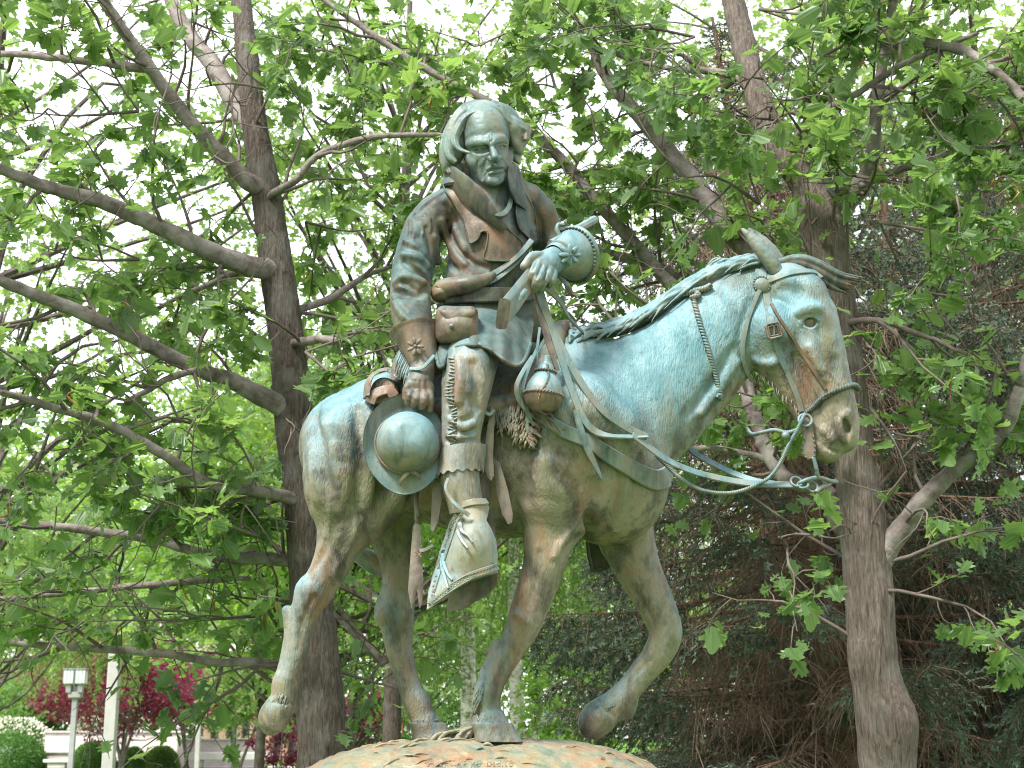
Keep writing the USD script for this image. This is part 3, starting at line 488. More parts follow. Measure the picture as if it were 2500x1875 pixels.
# ------------------------------------------------------------------ spruces
def spruce(name, label, u0, y, hgt, reach, seed, lean=(0, 0), rtrunk=.19, z0=.5, dead=.5, blue=.3, nb=64, zmax=None):
    rng = np.random.default_rng(seed); base = np.array([at(u0, 1800, y)[0], y, 0.0]); t = thing(name, label, 'tree', base)
    k = np.linspace(0, 1, 24); axis = np.stack([lean[0] * k * hgt * .25 + .05 * np.sin(k * 5), lean[1] * k * hgt * .25, k * hgt], 1)
    obj('trunk', displace(tube(axis, rtrunk * (1 - k * .96) + .004, 22), lambda v, n: .02 * bumpy(v, (9, 9, 4), seed)), 'spruce_bark', t, True)
    wood, P, D, N, S, hair, BP = [], [], [], [], [], [], []
    for b in range(nb):
        f = (b + rng.random()) / nb; z = z0 + (hgt * .97 - z0) * f ** 1.15
        if zmax and z > zmax: continue
        an = b * 2.39996 + rng.uniform(-.4, .4); L_ = reach * (1 - z / hgt) ** .62 * rng.uniform(.75, 1.15) + .25; p = np.array([np.interp(z, axis[:, 2], axis[:, 0]), np.interp(z, axis[:, 2], axis[:, 1]), z]); o = np.array([math.cos(an), math.sin(an), 0])
        s = np.linspace(0, 1, 9); droop = rng.uniform(.18, .42); path = p + o * (s * L_)[:, None] + np.array([0, 0, 1.0]) * (L_ * (.10 * s - droop * s ** 1.4 + .16 * s ** 3.5))[:, None]; path[1:] += rng.normal(size=(8, 3)) * .02
        wood.append(tube(path, np.linspace(.030 * (1 - z / hgt) + .008, .004, 9), 6, False))
        w = L_ * .36
        for q in np.arange(.12, 1.0, .055 / max(L_, .5) * 1.6):
            for sd in (-1, 1):
                k_ = min(int(q * 8), 7); a = path[k_] + (path[k_ + 1] - path[k_]) * (q * 8 - k_); tl_ = w * (1.05 - .75 * q) * rng.uniform(.5, 1.15); side = np.array([-o[1], o[0], 0]) * sd; d = norm(o * rng.uniform(.35, .9) + side + np.array([0, 0, rng.uniform(-.95, -.05)]))
                e = a + d * tl_ + np.array([0, 0, -.25 * tl_]); m_ = a + d * tl_ * .55
                wood.append(tube(np.array([a, m_, e]), [.006, .0045, .002], 4, False))
                if q < dead * rng.uniform(.7, 1.2):
                    for h_ in range(5):
                        st = a + (e - a) * rng.random(); hd = norm(d + rng.normal(size=3) * .7 + np.array([0, 0, -.7])); l2 = rng.uniform(.12, .42); hair.append((st, st + hd * l2 * .5, st + hd * l2 + np.array([0, 0, -.06])))
                    continue
                nt = max(2, int(tl_ / .055))
                for r_ in range(nt):
                    g_ = (r_ + .6) / nt; pp = a + (m_ - a) * min(1, g_ * 2) if g_ < .5 else m_ + (e - m_) * (g_ * 2 - 1)
                    dd = norm(d + rng.normal(size=3) * .55 + np.array([0, 0, -.15])); (BP if (rng.random() < blue * (.3 + g_)) else P).append((pp, dd))
    V = np.array([(0, 0, 0)]); tv, tf_ = [], []
    for k_ in range(11):                                            # one needled twig: a brush of thin blades
        a = k_ * 2.4; yv = .08 + .085 * k_; o = np.array([math.cos(a) * .23, .20, math.sin(a) * .23]); c = np.array([0, yv, 0]); sidev = np.array([-math.sin(a), 0, math.cos(a)]) * .062; n_ = len(tv); tv += [c - sidev, c + sidev, c + o]; tf_.append((n_, n_ + 1, n_ + 2))
    n_ = len(tv); tv += [(-.03, 0, 0), (.03, 0, 0), (0, 1.1, 0)]; tf_.append((n_, n_ + 1, n_ + 2)); BR = (np.array(tv), np.array(tf_))
    obj('branches', wood, 'spruce_bark', t, False, kind='stuff')
    def put(L_, mat, nm):
        if not L_: return
        A = np.array([q[0] for q in L_]); B = np.array([q[1] for q in L_]); ok = in_view(A + base, 150); A, B = A[ok], B[ok]
        if len(A): obj(nm, scatter(BR, A, B, norm(rng.normal(size=A.shape) + [0, 0, 1]), rng.uniform(.11, .19, len(A))), mat, t, False, kind='stuff')
        print(name, nm, len(A))
    put(P, 'needle', 'needles'); put(BP, 'blue_needle', 'tip_needles')
    if hair: hair = [h for h in hair if in_view(np.array([h[0]]) + base, 50)[0]]; obj('dead_twigs', [tube(np.array(h), [.004, .003, .0012], 3, False) for h in hair], 'dead_twig', t, False, kind='stuff')
    return t
spruce('spruce_tree', 'dark spruce with bare leaning brown trunk and dry drooping twigs', 2110, 6.6, 8.6, 3.0, 1, (-.50, .0), .225, .3, .60, .20, 100)
spruce('spruce_tree', 'dense dark spruce filling the right edge beyond the oak', 2620, 7.6, 9.0, 3.6, 2, (0, 0), .24, .4, .28, .40, 96)
spruce('spruce_tree', 'shaded spruce standing behind the raised foreleg of the horse', 1880, 10.0, 9.2, 2.9, 3, (0, 0), .22, .6, .46, .26, 90)
spruce('spruce_tree', 'blue grey spruce farther back between the two leaning trunks', 2250, 12.5, 10.5, 3.6, 4, (0, 0), .24, .5, .2, .6, 84)

# ------------------------------------------------------------------ background trees
def crown_tree(name, label, u0, y, hgt, crown_lo, rx, mat, seed, n=9000, leaf=.22, shape=LOBE, clumps=46, rt=.16, bark='oak_bark', stems=1, group=None, flat=.8, hang=.25, fill=.16, cat_='tree', zr=None):
    rng = np.random.default_rng(seed); base = np.array([at(u0, 1800, y)[0], y, 0.0]); t = thing(name, label, cat_, base, group=group)
    c0 = np.array([0, 0, (hgt + crown_lo) / 2]); R_ = np.array([rx, rx, (hgt - crown_lo) / 2])
    C_ = rng.normal(size=(clumps, 3)); C_ = norm(C_) * (rng.random((clumps, 1)) ** .42) * R_ * .92 + c0; cr = rx * rng.uniform(.16, .36, clumps)
    wood = []
    for s in range(stems):
        a = s * 2 * math.pi / stems + .4; sp = .0 if stems == 1 else .18; f0 = np.array([math.cos(a) * sp * .4, math.sin(a) * sp * .4, -.05]); f1 = np.array([math.cos(a), math.sin(a), 0]) * sp * 3 * (crown_lo + .6) / 2 + [rng.normal() * .1, rng.normal() * .1, crown_lo + (.15 if stems > 1 else .40) * (hgt - crown_lo)]; f2 = f1 * [1.6, 1.6, 1] + [0, 0, .45 * (hgt - crown_lo)]
        c = spline(np.array([f0, f0 + [0, 0, .25 * crown_lo + .1], f1, f2]), 26); r = rt * np.linspace(1.15, .25, 26); wood.append((c, r))
    tr = displace(cat([tube(c, r, 16) for c, r in wood]), lambda v, n: rt * .12 * bumpy(v, (8, 8, 2.5), seed)); obj('trunk', tr, bark, t, True)
    br = []
    for k, q in enumerate(C_):
        c, r = wood[k % len(wood)]; i_ = int(np.clip(np.argmin(np.abs(c[:, 2] - q[2] + .30 * rx + .8 * (stems == 1))), 4, 24)); br.append(tube(spline(np.array([c[i_], c[i_] * .5 + q * .5 + [0, 0, .08 * rx * rng.normal()], q]), 7), np.linspace(min(r[i_] * .6, rt * .35), rt * .05, 7), 5, False))
    obj('branches', br, bark, t, False, kind='stuff')
    k = rng.integers(0, clumps, n); P = C_[k] + norm(rng.normal(size=(n, 3))) * (rng.random((n, 1)) ** .5) * cr[k][:, None] * [1, 1, .62]
    m_ = rng.random(n) < fill; P[m_] = norm(rng.normal(size=(m_.sum(), 3))) * rng.random((m_.sum(), 1)) ** .4 * R_ + c0
    D = norm((P - c0) * [1, 1, .3] * .3 + rng.normal(size=(n, 3)) * .8 + [0, 0, -hang * 2]); N = norm(rng.normal(size=(n, 3)) * .5 + [0, -.15, flat]); ok = in_view(P + base, 80); P, D, N = P[ok], D[ok], N[ok]
    if len(P): obj('crown', scatter(shape, P, D, N, leaf * rng.uniform(.65, 1.25, len(P))), mat, t, False, kind='stuff')
    return t
def weeping(name, label, u0, y, hgt, rx, lo, mat, seed, nst=260, leaf=.07, rt=.11, lean=0.0, trunk_px=None, arms=()):
    """white or brown stem with hanging curtains of small leaves"""
    rng = np.random.default_rng(seed); base = np.array([at(u0, 1800, y)[0], y, 0.0]); t = thing(name, label, 'tree', base)
    k = np.linspace(0, 1, 30); ax = np.stack([lean * k * hgt * .2 + .06 * np.sin(k * 7 + seed), .04 * np.cos(k * 5), k * hgt - .05], 1); obj('trunk', displace(tube(ax, rt * (1.1 - k * .95), 18), lambda v, n: .008 * bumpy(v, 9, seed)), 'birch_bark' if 'birch' in name else 'oak_bark', t, True)
    for a in arms: obj('branch', tube(spline(np.array(a, float), 16), np.linspace(rt * .55, rt * .2, 16), 9), 'birch_bark', t, True)
    P, D, N, W = [], [], [], []
    for s in range(nst):
        a = rng.uniform(0, 6.283); rr = rx * math.sqrt(rng.random()); z = lo + (hgt - lo) * rng.uniform(.35, 1.0) * (1 - .35 * (rr / rx) ** 2); p = np.array([rr * math.cos(a), rr * math.sin(a), z]); L_ = rng.uniform(.6, 2.4); L_ = min(L_, z - lo * .55); q = p.copy(); n_ = max(4, int(L_ / .045)); d = np.array([math.cos(a) * .2, math.sin(a) * .2, -1]); w = [p.copy()]
        for i_ in range(n_):
            d = norm(d + rng.normal(size=3) * .07 + [0, 0, -.06]); q = q + d * L_ / n_; P.append(q + rng.normal(size=3) * .03); D.append(norm(d * .7 + rng.normal(size=3) * .6)); N.append(rng.normal(size=3) + [0, -.3, .4])
            if i_ % 6 == 5: w.append(q.copy())
        if len(w) > 1: W.append(tube(np.array(w), .004, 3, False))
    P, D, N = np.array(P), np.array(D), norm(np.array(N)); ok = in_view(P + base, 40); P, D, N = P[ok], D[ok], N[ok]
    obj('hanging_twigs', W, 'twig_bark', t, False, kind='stuff')
    if len(P): obj('crown', scatter(OVAL, P, D, N, leaf * rng.uniform(.7, 1.3, len(P))), mat, t, False, kind='stuff')
    print(name, len(P)); return t
def U(u): return u * 1.1302
crown_tree('shade_tree', 'tall light green tree filling the sky behind the left oak', U(-110), 11, 13, 3.0, 5.4, 'far_leaf', 31, 9000, .145, LOBE, 60)
crown_tree('shade_tree', 'bright green tree behind the head and shoulders of the rider', U(845), 13, 14, 2.6, 4.4, 'far_leaf', 32, 8000, .15, LOBE, 52)
crown_tree('shade_tree', 'tall green tree at the upper right above the spruces', U(1850), 17, 18, 7.5, 5.6, 'far_leaf', 33, 6500, .22, LOBE, 54)
crown_tree('shade_tree', 'yellow green tree seen low through the left oak branches', U(690), 19, 8.8, 3.3, 5.4, 'yellow_leaf', 34, 12000, .20, LOBE, 60)
crown_tree('shade_tree', 'deep green tree far behind the tail of the horse', U(760), 30, 11, 1.5, 6.0, 'far_leaf', 35, 14000, .26, LOBE, 64)
crown_tree('shade_tree', 'broad far tree closing the view at the left edge', U(-60), 34, 11, 4.2, 7.5, 'far_leaf', 36, 12000, .28, LOBE, 60)
crown_tree('shade_tree', 'far green tree between the forelegs of the horse', U(1290), 38, 13, 1.0, 7.0, 'far_leaf', 37, 13000, .28, LOBE, 64)
crown_tree('shade_tree', 'far tree showing pale green through the spruce branches', U(2060), 36, 16, 1.5, 8.0, 'yellow_leaf', 38, 12000, .28, LOBE, 60)
crown_tree('shade_tree', 'far yellow green tree behind the red maples', U(330), 100, 22, 2.0, 13, 'yellow_leaf', 39, 9000, .6, LOBE, 60)
crown_tree('shade_tree', 'far dark green tree at the back between the legs', U(900), 104, 24, 1.0, 15, 'far_leaf', 40, 9000, .6, LOBE, 60)
crown_tree('shade_tree', 'far tree at the back right behind the brick wall', U(1700), 108, 24, 1.5, 17, 'far_leaf', 41, 9000, .6, LOBE, 60)
crown_tree('shade_tree', 'far tree at the back left behind the white shrubs', U(-40), 108, 22, 1.5, 14, 'far_leaf', 42, 9000, .6, LOBE, 60)
crown_tree('shade_tree', 'low far tree closing the gap beneath the spruces', U(1950), 112, 16, .5, 15, 'far_leaf', 43, 8000, .6, LOBE, 60)
crown_tree('shade_tree', 'low far tree at the right edge behind the brick pier', U(2330), 110, 18, .5, 15, 'far_leaf', 44, 8000, .6, LOBE, 60)
crown_tree('shade_tree', 'low far tree behind the raised foreleg', U(1420), 114, 16, .5, 14, 'yellow_leaf', 45, 8000, .6, LOBE, 60)
crown_tree('shade_tree', 'light green tree above the spruces at the far right', U(2230), 15.5, 16, 5.2, 5.0, 'far_leaf', 46, 7000, .21, LOBE, 56)
crown_tree('hedge_tree', 'low spreading tree behind the planter wall at left', U(110), 88, 6.5, .4, 8.0, 'birch_leaf', 47, 8000, .40, LOBE, 50)
crown_tree('hedge_tree', 'low spreading tree behind the lower wall', U(470), 99, 8.0, .4, 8.5, 'far_leaf', 48, 8000, .42, LOBE, 50)
weeping('birch_tree', 'white barked birch seen between hind leg and foreleg', U(1002), 19, 9.5, 3.0, 1.5, 'birch_leaf', 51, 330, .075, .155, .08)
weeping('birch_tree', 'forked white birch just right of the planted foreleg', U(1122), 18, 9.0, 2.6, 1.6, 'birch_leaf', 52, 300, .075, .14, -.05, None, [[(.02, 0, 1.0), (.22, 0, 1.55), (.42, .1, 1.9), (.5, .1, 2.4)], [(.03, 0, 1.55), (.25, .05, 1.72), (.55, .1, 1.84), (.9, .1, 1.83)]])
weeping('willow_tree', 'weeping willow with pale hanging foliage at the lower left', U(-20), 52, 9.5, 6.0, 3.2, 'willow_leaf', 53, 700, .17, .3)

# ------------------------------------------------------------------ shrubs and small trees by the far wall
YB = 70.0
crown_tree('red_maple', 'large purple red maple behind the thick pale post', U(265), 66, 7.4, 1.5, 5.0, 'red_leaf', 61, 20000, .19, LOBE, 60, .10, 'limb_bark', 5, None, .9, .1)
crown_tree('red_maple', 'smaller red maple with pale forked trunk at its right', U(405), 70, 4.9, 2.0, 2.7, 'red_leaf', 62, 6500, .18, LOBE, 40, .09, 'limb_bark', 3, None, .9, .1)
crown_tree('red_maple', 'red maple foliage right of the left oak trunk', U(800), 44, 3.1, 1.2, 2.4, 'red_leaf', 63, 5000, .16, LOBE, 34, .07, 'limb_bark', 4, None, .9, .1)
crown_tree('red_shrub', 'crimson leaved shrub between raised hoof and oak trunk', U(608), 40, 2.9, .5, 1.0, 'red_leaf', 64, 3000, .13, LOBE, 26, .04, 'limb_bark', 4, None, .9, .1, .3, 'shrub')
def clipped(name, label, u0, y, rx, h, mat, seed, n=9000, leaf=.10, cat_='shrub', group=None, white=0):
    rng = np.random.default_rng(seed); base = np.array([at(u0, 1800, y)[0], y, 0.0]); t = thing(name, label, cat_, base, group=group)
    d = norm(rng.normal(size=(n, 3))); d[:, 2] = np.abs(d[:, 2]); w = 1 + .06 * bumpy(d * 3 + seed, 1.0, seed)
    P = d * np.array([rx, rx * .8, h]) * (w * rng.uniform(.90, 1.02, n))[:, None]
    obj('core', displace(ball((0, 0, 0), (rx * .9, rx * .72, h * .9), 3), lambda v, n_: .06 * bumpy(v, 2, seed)), mat, t, True)
    D = norm(d + rng.normal(size=(n, 3)) * .6); obj('leaves', scatter(OVAL, P, D, norm(d + rng.normal(size=(n, 3)) * .4), leaf * rng.uniform(.6, 1.3, n)), mat, t, False, kind='stuff')
    if white: m_ = rng.random(n) < white; obj('blossom', scatter(OVAL, P[m_] * 1.03, D[m_], norm(rng.normal(size=(m_.sum(), 3)) + [0, -1, .5]), np.full(m_.sum(), leaf * 1.2)), 'white_blossom', t, False, kind='stuff')
    return t
clipped('round_shrub', 'large clipped round green bush at the left edge', U(30), YB, 1.75, 1.75, 'shrub_leaf', 71)
clipped('round_shrub', 'clipped round green bush between the two light posts', U(205), YB, 1.15, 1.32, 'shrub_leaf', 72, 7000)
clipped('loose_shrub', 'small green bush left of the maple trunks', U(290), YB + 1, .75, 1.0, 'shrub_leaf', 73, 4000)
clipped('loose_shrub', 'loose grey green shrub right of the maple trunks', U(352), YB + 1, .9, 1.05, 'birch_leaf', 74, 4000, .12)
clipped('flowering_shrub', 'white flowering shrub behind the large clipped bush', U(30), YB + 6, 2.6, 2.5, 'shrub_leaf', 75, 7000, .16, 'shrub', None, .35)
clipped('flowering_shrub', 'pale blossoming shrub behind the lamp post', U(190), YB + 7, 1.6, 2.5, 'shrub_leaf', 76, 4000, .15, 'shrub', None, .35)
crown_tree('leafy_shrub', 'bright yellow green shrub left of the raised front hoof', U(1225), 14, 3.0, .4, .75, 'yellow_leaf', 77, 4200, .085, LOBE, 40, .03, 'twig_bark', 4, None, .8, .2, .35, 'shrub')
crown_tree('leafy_shrub', 'dark green shrub behind the planted hind hoof', U(960), 24, 2.5, .3, 1.5, 'shrub_leaf', 78, 4000, .11, LOBE, 34, .03, 'twig_bark', 4, None, .8, .2, .35, 'shrub')
crown_tree('small_tree', 'small green tree beside the dark lamp pole', U(520), 60, 5.2, 1.4, 2.2, 'far_leaf', 79, 5000, .20, LOBE, 36, .09, 'oak_bark', 2)
crown_tree('small_tree', 'slim brown trunked tree left of the raised hind hoof', U(562), 33, 9, 2.9, 2.6, 'far_leaf', 80, 4500, .20, LOBE, 36, .17, 'oak_bark', 1)

# ------------------------------------------------------------------ posts, walls and buildings
def px_x(u, y): return at(U(u), 1800, y)[0]
y = 31.0; x = px_x(157, y); lp = thing('lamp_post', 'slim lamp post with clustered white box lanterns at the top', 'lamp post', (x, y, 0))
zt = at(U(163), U(1482), y)[2]; w_ = fr_(11, 1500, y)
obj('post', box((0, 0, zt / 2), (w_, w_, zt), 0, .006), 'grey_metal', lp, 40); obj('collar', box((0, 0, zt - .22), (w_ * 2.4, w_ * 2.0, .14), 0, .01), 'pale_paint', lp, 40)
for k, (dx, dy) in enumerate(((-.15, -.1), (.15, -.1), (.0, .16))):
    o = np.array([dx, dy, zt]); obj('bracket', box(o + [0, 0, -.05], (.13, .13, .24), 0, .01), 'grey_metal', lp, 40)
    lan = obj('lantern', box(o + [0, 0, .22], (.25, .25, .34), 0, .02), 'lamp_glass', lp, 40)
    obj('lantern_bars', [box(o + [a * .128, -.128, .22], (.012, .012, .35)) for a in (-1, -.33, .33, 1)] + [box(o + [a * .128, .128, .22], (.012, .012, .35)) for a in (-1, -.33, .33, 1)], 'grey_metal', lan, 40, kind='stuff'); obj('lantern_cap', box(o + [0, 0, .41], (.28, .28, .04), 0, .01), 'grey_metal', lan, 40)
y = 24.0; x = px_x(238, y); zt = at(U(250), U(1418), y)[2]; w_ = fr_(24, 1500, y); pp = thing('light_pole', 'thick pale square post in front of the red maple', 'post', (x, y, 0))
obj('shaft', [box((0, 0, zt / 2 + .1), (w_, w_, zt + .2), 0, .012)], 'pale_paint', pp, 40); obj('base_plate', box((0, 0, .03), (w_ * 2, w_ * 2, .06), 0, .01), 'grey_metal', pp, 40)
y = 62.0; x = px_x(428, y); zt = at(U(428), U(1575), y)[2]; pp = thing('light_pole', 'thin pale post right of the small red maple', 'post', (x, y, 0)); obj('shaft', box((0, 0, zt / 2 + .1), (.20, .20, zt + .2), 0, .01), 'pale_paint', pp, 40); obj('base_plate', box((0, 0, .03), (.4, .4, .06), 0, .01), 'grey_metal', pp, 40)
y = 64.0; x = px_x(507, y); pp = thing('lamp_post', 'thin black lamp pole by the small green tree', 'lamp post', (x, y, 0)); obj('post', tube(np.array([(0, 0, 0), (0, 0, .5), (0, 0, 4.6)]), [.14, .09, .07], 12), 'dark_metal', pp, 40); obj('lantern', [lathe([(0, 5.1), (.18, 5.05), (.2, 4.7), (.1, 4.6), (0, 4.6)], 16)], 'lamp_glass', pp, 40)
def wall(name, label, u0, u1, y, z0, z1, mat, th=.4, cat_='wall'):
    a, b = px_x(u0, y), px_x(u1, y); t = thing(name, label, cat_, ((a + b) / 2, y, 0)); obj('wall_face', box((0, 0, (z0 + z1) / 2), (b - a, th, z1 - z0), 0, .03), mat, t, 40); obj('coping', box((0, -.03, z1 + .05), (b - a + .1, th + .16, .10), 0, .02), 'concrete', t, 40); return t
wall('low_wall', 'low beige concrete planter wall behind the maple trunks', 100, 395, YB + 5, 0, 1.75, 'concrete')
wall('low_wall', 'lower concrete wall with step right of the maples', 385, 560, YB + 3, 0, 1.35, 'concrete')
wall('low_wall', 'short concrete ledge between the round bushes', 92, 160, YB + 1.2, 0, .72, 'concrete')
t = thing('bench', 'white slab bench in front of the lower wall', 'bench', (px_x(500, YB), YB, 0)); obj('seat', box((0, 0, .58), (4.2, .8, .40), 0, .04), 'paving', t, 40)
for s in (-1.6, 1.6): obj('leg', box((s, 0, .20), (.4, .6, .36), 0, .03), 'concrete', t, 40)
t = thing('bench', 'small white block seat beside the large bush', 'bench', (px_x(128, YB - 1), YB - 1, 0)); obj('seat', box((0, 0, .36), (1.3, .6, .16), 0, .03), 'paving', t, 40); obj('leg', box((0, 0, .14), (.9, .4, .28), 0, .03), 'concrete', t, 40)
pv = (np.array([(-60, YB + .6, .012), (60, YB + .6, .012), (60, YB + 4.4, .012), (-60, YB + 4.4, .012)]), np.array([(0, 1, 2, 3)])); obj('path', pv, 'paving', smooth=False, kind='structure')
y = 92.0; a, b = px_x(440, y), px_x(640, y); t = thing('office_building', 'brown building with tall dark window bays behind the wall', 'building', ((a + b) / 2, y, 0))
obj('wall', box((0, 1.0, 3.5), (b - a, 2.0, 7.0), 0, .05), 'brown_facade', t, 40); obj('roof', box((0, .6, 7.25), (b - a + 1.2, 3.4, .5), 0, .06), 'concrete', t, 40)
for k in range(6):
    cx_ = -(b - a) / 2 + (k + .5) * (b - a) / 6; obj('column', box((cx_ - (b - a) / 12 + .3, -.25, 3.4), (.5, .5, 6.8), 0, .04), 'brown_facade', t, 40); w_ = obj('window', box((cx_ + .2, -.03, 3.2), ((b - a) / 12, .1, 5.6), 0, .02), 'window_glass', t, 40); obj('frame', [box((cx_ + .2 + s * (b - a) / 24, -.08, 3.2), (.09, .14, 5.6)) for s in (-1, 0, 1)], 'dark_metal', w_, 40)
y = 74.0; a, b = px_x(1608, y), px_x(1795, y); t = thing('brick_building', 'low red brick building glimpsed beneath the spruces', 'building', ((a + b) / 2, y, 0)); obj('wall', box((0, 2, 1.6), (b - a, 4, 3.2), 0, .03), 'red_brick', t, 40); obj('roof', box((0, 2, 3.35), (b - a + .6, 4.6, .3), 0, .04), 'concrete', t, 40)
for k in range(4): obj('pilaster', box((-(b - a) / 2 + (k + .5) * (b - a) / 4, -.1, 1.5), (.35, .22, 3.0), 0, .02), 'red_brick', t, 40)
y = 40.0; a, b = px_x(2120, y), px_x(2190, y); t = thing('brick_pier', 'dark red brick pier low at the right edge', 'wall', ((a + b) / 2, y, 0)); obj('pier_body', box((0, 0, 1.0), (b - a, .8, 2.0), 0, .02), 'red_brick', t, 40); obj('cap', box((0, 0, 2.06), (b - a + .12, .92, .12), 0, .02), 'concrete', t, 40)
# ------------------------------------------------------------------ materials: weathered bronze
def bronze(name, up=0.0, tone=(( .045, .040, .032), (.13, .125, .10), (.27, .23, .165), (.30, .19, .11)), turq=((.135, .30, .30), (.30, .50, .52)), fur=0.0, furmap=(70, 70, 16), furrot=(0, 0.5, 0), rough=.5, grain=.35, bias=None, amount=1.0, rust=.6):
    N = {'g': ('geometry', {}), 'sx': ('separate_xyz', {}),
         'n1': ('noise_texture', {'scale': 3.1, 'detail': 5.0, 'roughness': .6, 'distortion': .6}),
         'm2': ('mapping', {'scale': (9.5, 9.5, 4.6)}), 'n2': ('noise_texture', {'scale': 1.0, 'detail': 7.0, 'roughness': .66, 'distortion': .35}),
         'n3': ('noise_texture', {'scale': 34.0, 'detail': 4.0, 'roughness': .6}),
         'ms': ('mapping', {'scale': (30.0, 30.0, 2.4)}), 'n4': ('noise_texture', {'scale': 1.0, 'detail': 4.0, 'roughness': .6, 'distortion': .4}),
         'a1': ('math', {'math_type': 'multiply_add', 'value2': 1.25, 'value3': -.62 + up}), 'a2': ('math', {'math_type': 'multiply_add', 'value2': .55}),
         'a3': ('math', {'math_type': 'multiply_add', 'value2': 1.0}), 'a4': ('math', {'math_type': 'add'}),
         'mr': ('map_range', {'from_min': -.12, 'from_max': .75, 'to_max': amount, 'clamp': True}),
         'tone': ('rgb_ramp', {'ramp': [(.30, tone[0]), (.43, tone[1]), (.55, tone[2]), (.68, tone[3])]}),
         'turq': ('rgb_ramp', {'ramp': [(.3, turq[0]), (.68, turq[1])]}),
         'n5': ('noise_texture', {'scale': 4.3, 'detail': 6.0, 'roughness': .62, 'distortion': .3}), 'm5': ('mapping', {'scale': (1.0, 1.0, .55), 'location': (7.1, 3.3, 1.9)}), 'ru': ('map_range', {'from_min': .54, 'from_max': .68, 'to_max': rust, 'clamp': True}), 'ol': ('map_range', {'from_min': .47, 'from_max': .33, 'to_max': .5, 'clamp': True}), 'mr1': ('mix', {'color2': (.165, .082, .046)}), 'mr2': ('mix', {'color2': (.125, .135, .070)}),
         'mx': ('mix', {}), 'spk': ('map_range', {'from_min': .60, 'from_max': .72, 'to_max': .55, 'clamp': True}), 'mx2': ('mix', {'color2': (.075, .062, .048)}),
         'bh': ('math', {'math_type': 'multiply_add', 'value2': grain}), 'b': ('bump', {'strength': .55, 'distance': .012}),
         'rr': ('map_range', {'from_min': .3, 'from_max': .7, 'to_min': rough - .1, 'to_max': rough + .14}),
         'p': ('principled_bsdf', {'metallic': 0.12, 'specular_ior_level': .25})}
    L = [('g.position', n + '.vector') for n in ('n1', 'm2', 'n3', 'ms')] + [('m2.vector', 'n2.vector')] + [('ms.vector', 'n4.vector'), ('g.normal', 'sx.vector'),
         ('n1.fac', 'a1.value1'), ('sx.z', 'a2.value1'), ('a1.value', 'a2.value3'), ('n4.fac', 'a3.value1'), ('a2.value', 'a3.value3'), ('a3.value', 'a4.value1'), ('a4.value', 'mr.value'),
         ('n2.fac', 'tone.fac'), ('n2.fac', 'turq.fac'), ('g.position', 'm5.vector'), ('m5.vector', 'n5.vector'), ('n5.fac', 'ru.value'), ('n5.fac', 'ol.value'), ('tone.color', 'mr1.color1'), ('ru.result', 'mr1.fac'), ('mr1.color', 'mr2.color1'), ('ol.result', 'mr2.fac'), ('mr2.color', 'mx.color1'), ('turq.color', 'mx.color2'), ('mr.result', 'mx.fac'),
         ('n3.fac', 'spk.value'), ('spk.result', 'mx2.fac'), ('mx.color', 'mx2.color1'), ('mx2.color', 'p.base_color'),
         ('n3.fac', 'bh.value1'), ('bh.value', 'b.height'), ('b.normal', 'p.normal'), ('n3.fac', 'rr.value'), ('rr.result', 'p.roughness')]
    N['a4'][1]['value2'] = -.50
    if bias: N['bi'] = ('attribute', {'attribute': bias}); N['a5'] = ('math', {'math_type': 'add', 'value2': -.50}); L += [('bi.fac', 'a5.value1'), ('a5.value', 'a4.value2')]
    if fur:
        N['wn'] = ('noise_texture', {'scale': 2.6, 'detail': 1.0}); N['wa'] = ('vector_math', {'math_type': 'multiply_add', 'vector2': (.16, .16, .16)})
        N['fm'] = ('mapping', {'scale': furmap, 'rotation': furrot}); N['f'] = ('noise_texture', {'scale': 1.0, 'detail': 3.0, 'roughness': .6}); N['fr'] = ('math', {'math_type': 'multiply', 'value2': fur})
        L += [('g.position', 'wn.vector'), ('wn.color', 'wa.vector1'), ('g.position', 'wa.vector3'), ('wa.vector', 'fm.vector'), ('fm.vector', 'f.vector'), ('f.fac', 'fr.value1'), ('fr.value', 'bh.value3')]
    usdkit.material(stage, '/World/Looks/' + name, N, L, surface='p.BSDF')
def sc(k, *c): return tuple(tuple(.92 * k * x for x in q) for q in c)
TQ = sc(.60, (.12, .28, .31), (.31, .50, .545)); TQ2 = sc(.5, (.12, .28, .29), (.28, .47, .49))
bronze('horse_bronze', up=-.10, tone=sc(.62, (.05, .040, .030), (.15, .13, .095), (.31, .27, .185), (.33, .22, .13)), turq=TQ, fur=1.25, furmap=(120, 120, 26), bias='patina', grain=.25)
bronze('coat_bronze', up=-.03, tone=sc(.38, (.035, .036, .030), (.09, .095, .078), (.20, .18, .125), (.29, .18, .095)), turq=sc(.40, (.10, .26, .26), (.26, .45, .46)), rough=.6, rust=.45)
bronze('skin_bronze', up=-.02, tone=sc(.55, (.08, .08, .065), (.14, .18, .16), (.20, .25, .22), (.27, .22, .15)), turq=TQ2, rough=.48, grain=.15)
bronze('hair_bronze', up=.02, tone=sc(.6, (.05, .055, .045), (.13, .15, .125), (.24, .24, .19), (.27, .2, .13)), turq=TQ2, rough=.5)
bronze('mane_bronze', up=.22, tone=sc(.6, (.06, .07, .06), (.13, .17, .15), (.24, .26, .21), (.27, .2, .13)), turq=TQ, rough=.55)
bronze('strap_bronze', up=.10, tone=sc(.6, (.07, .075, .06), (.15, .19, .165), (.27, .25, .19), (.33, .2, .12)), turq=TQ)
bronze('brown_bronze', up=-.22, tone=sc(.55, (.05, .042, .032), (.13, .10, .072), (.24, .175, .12), (.32, .165, .09)), turq=TQ2)
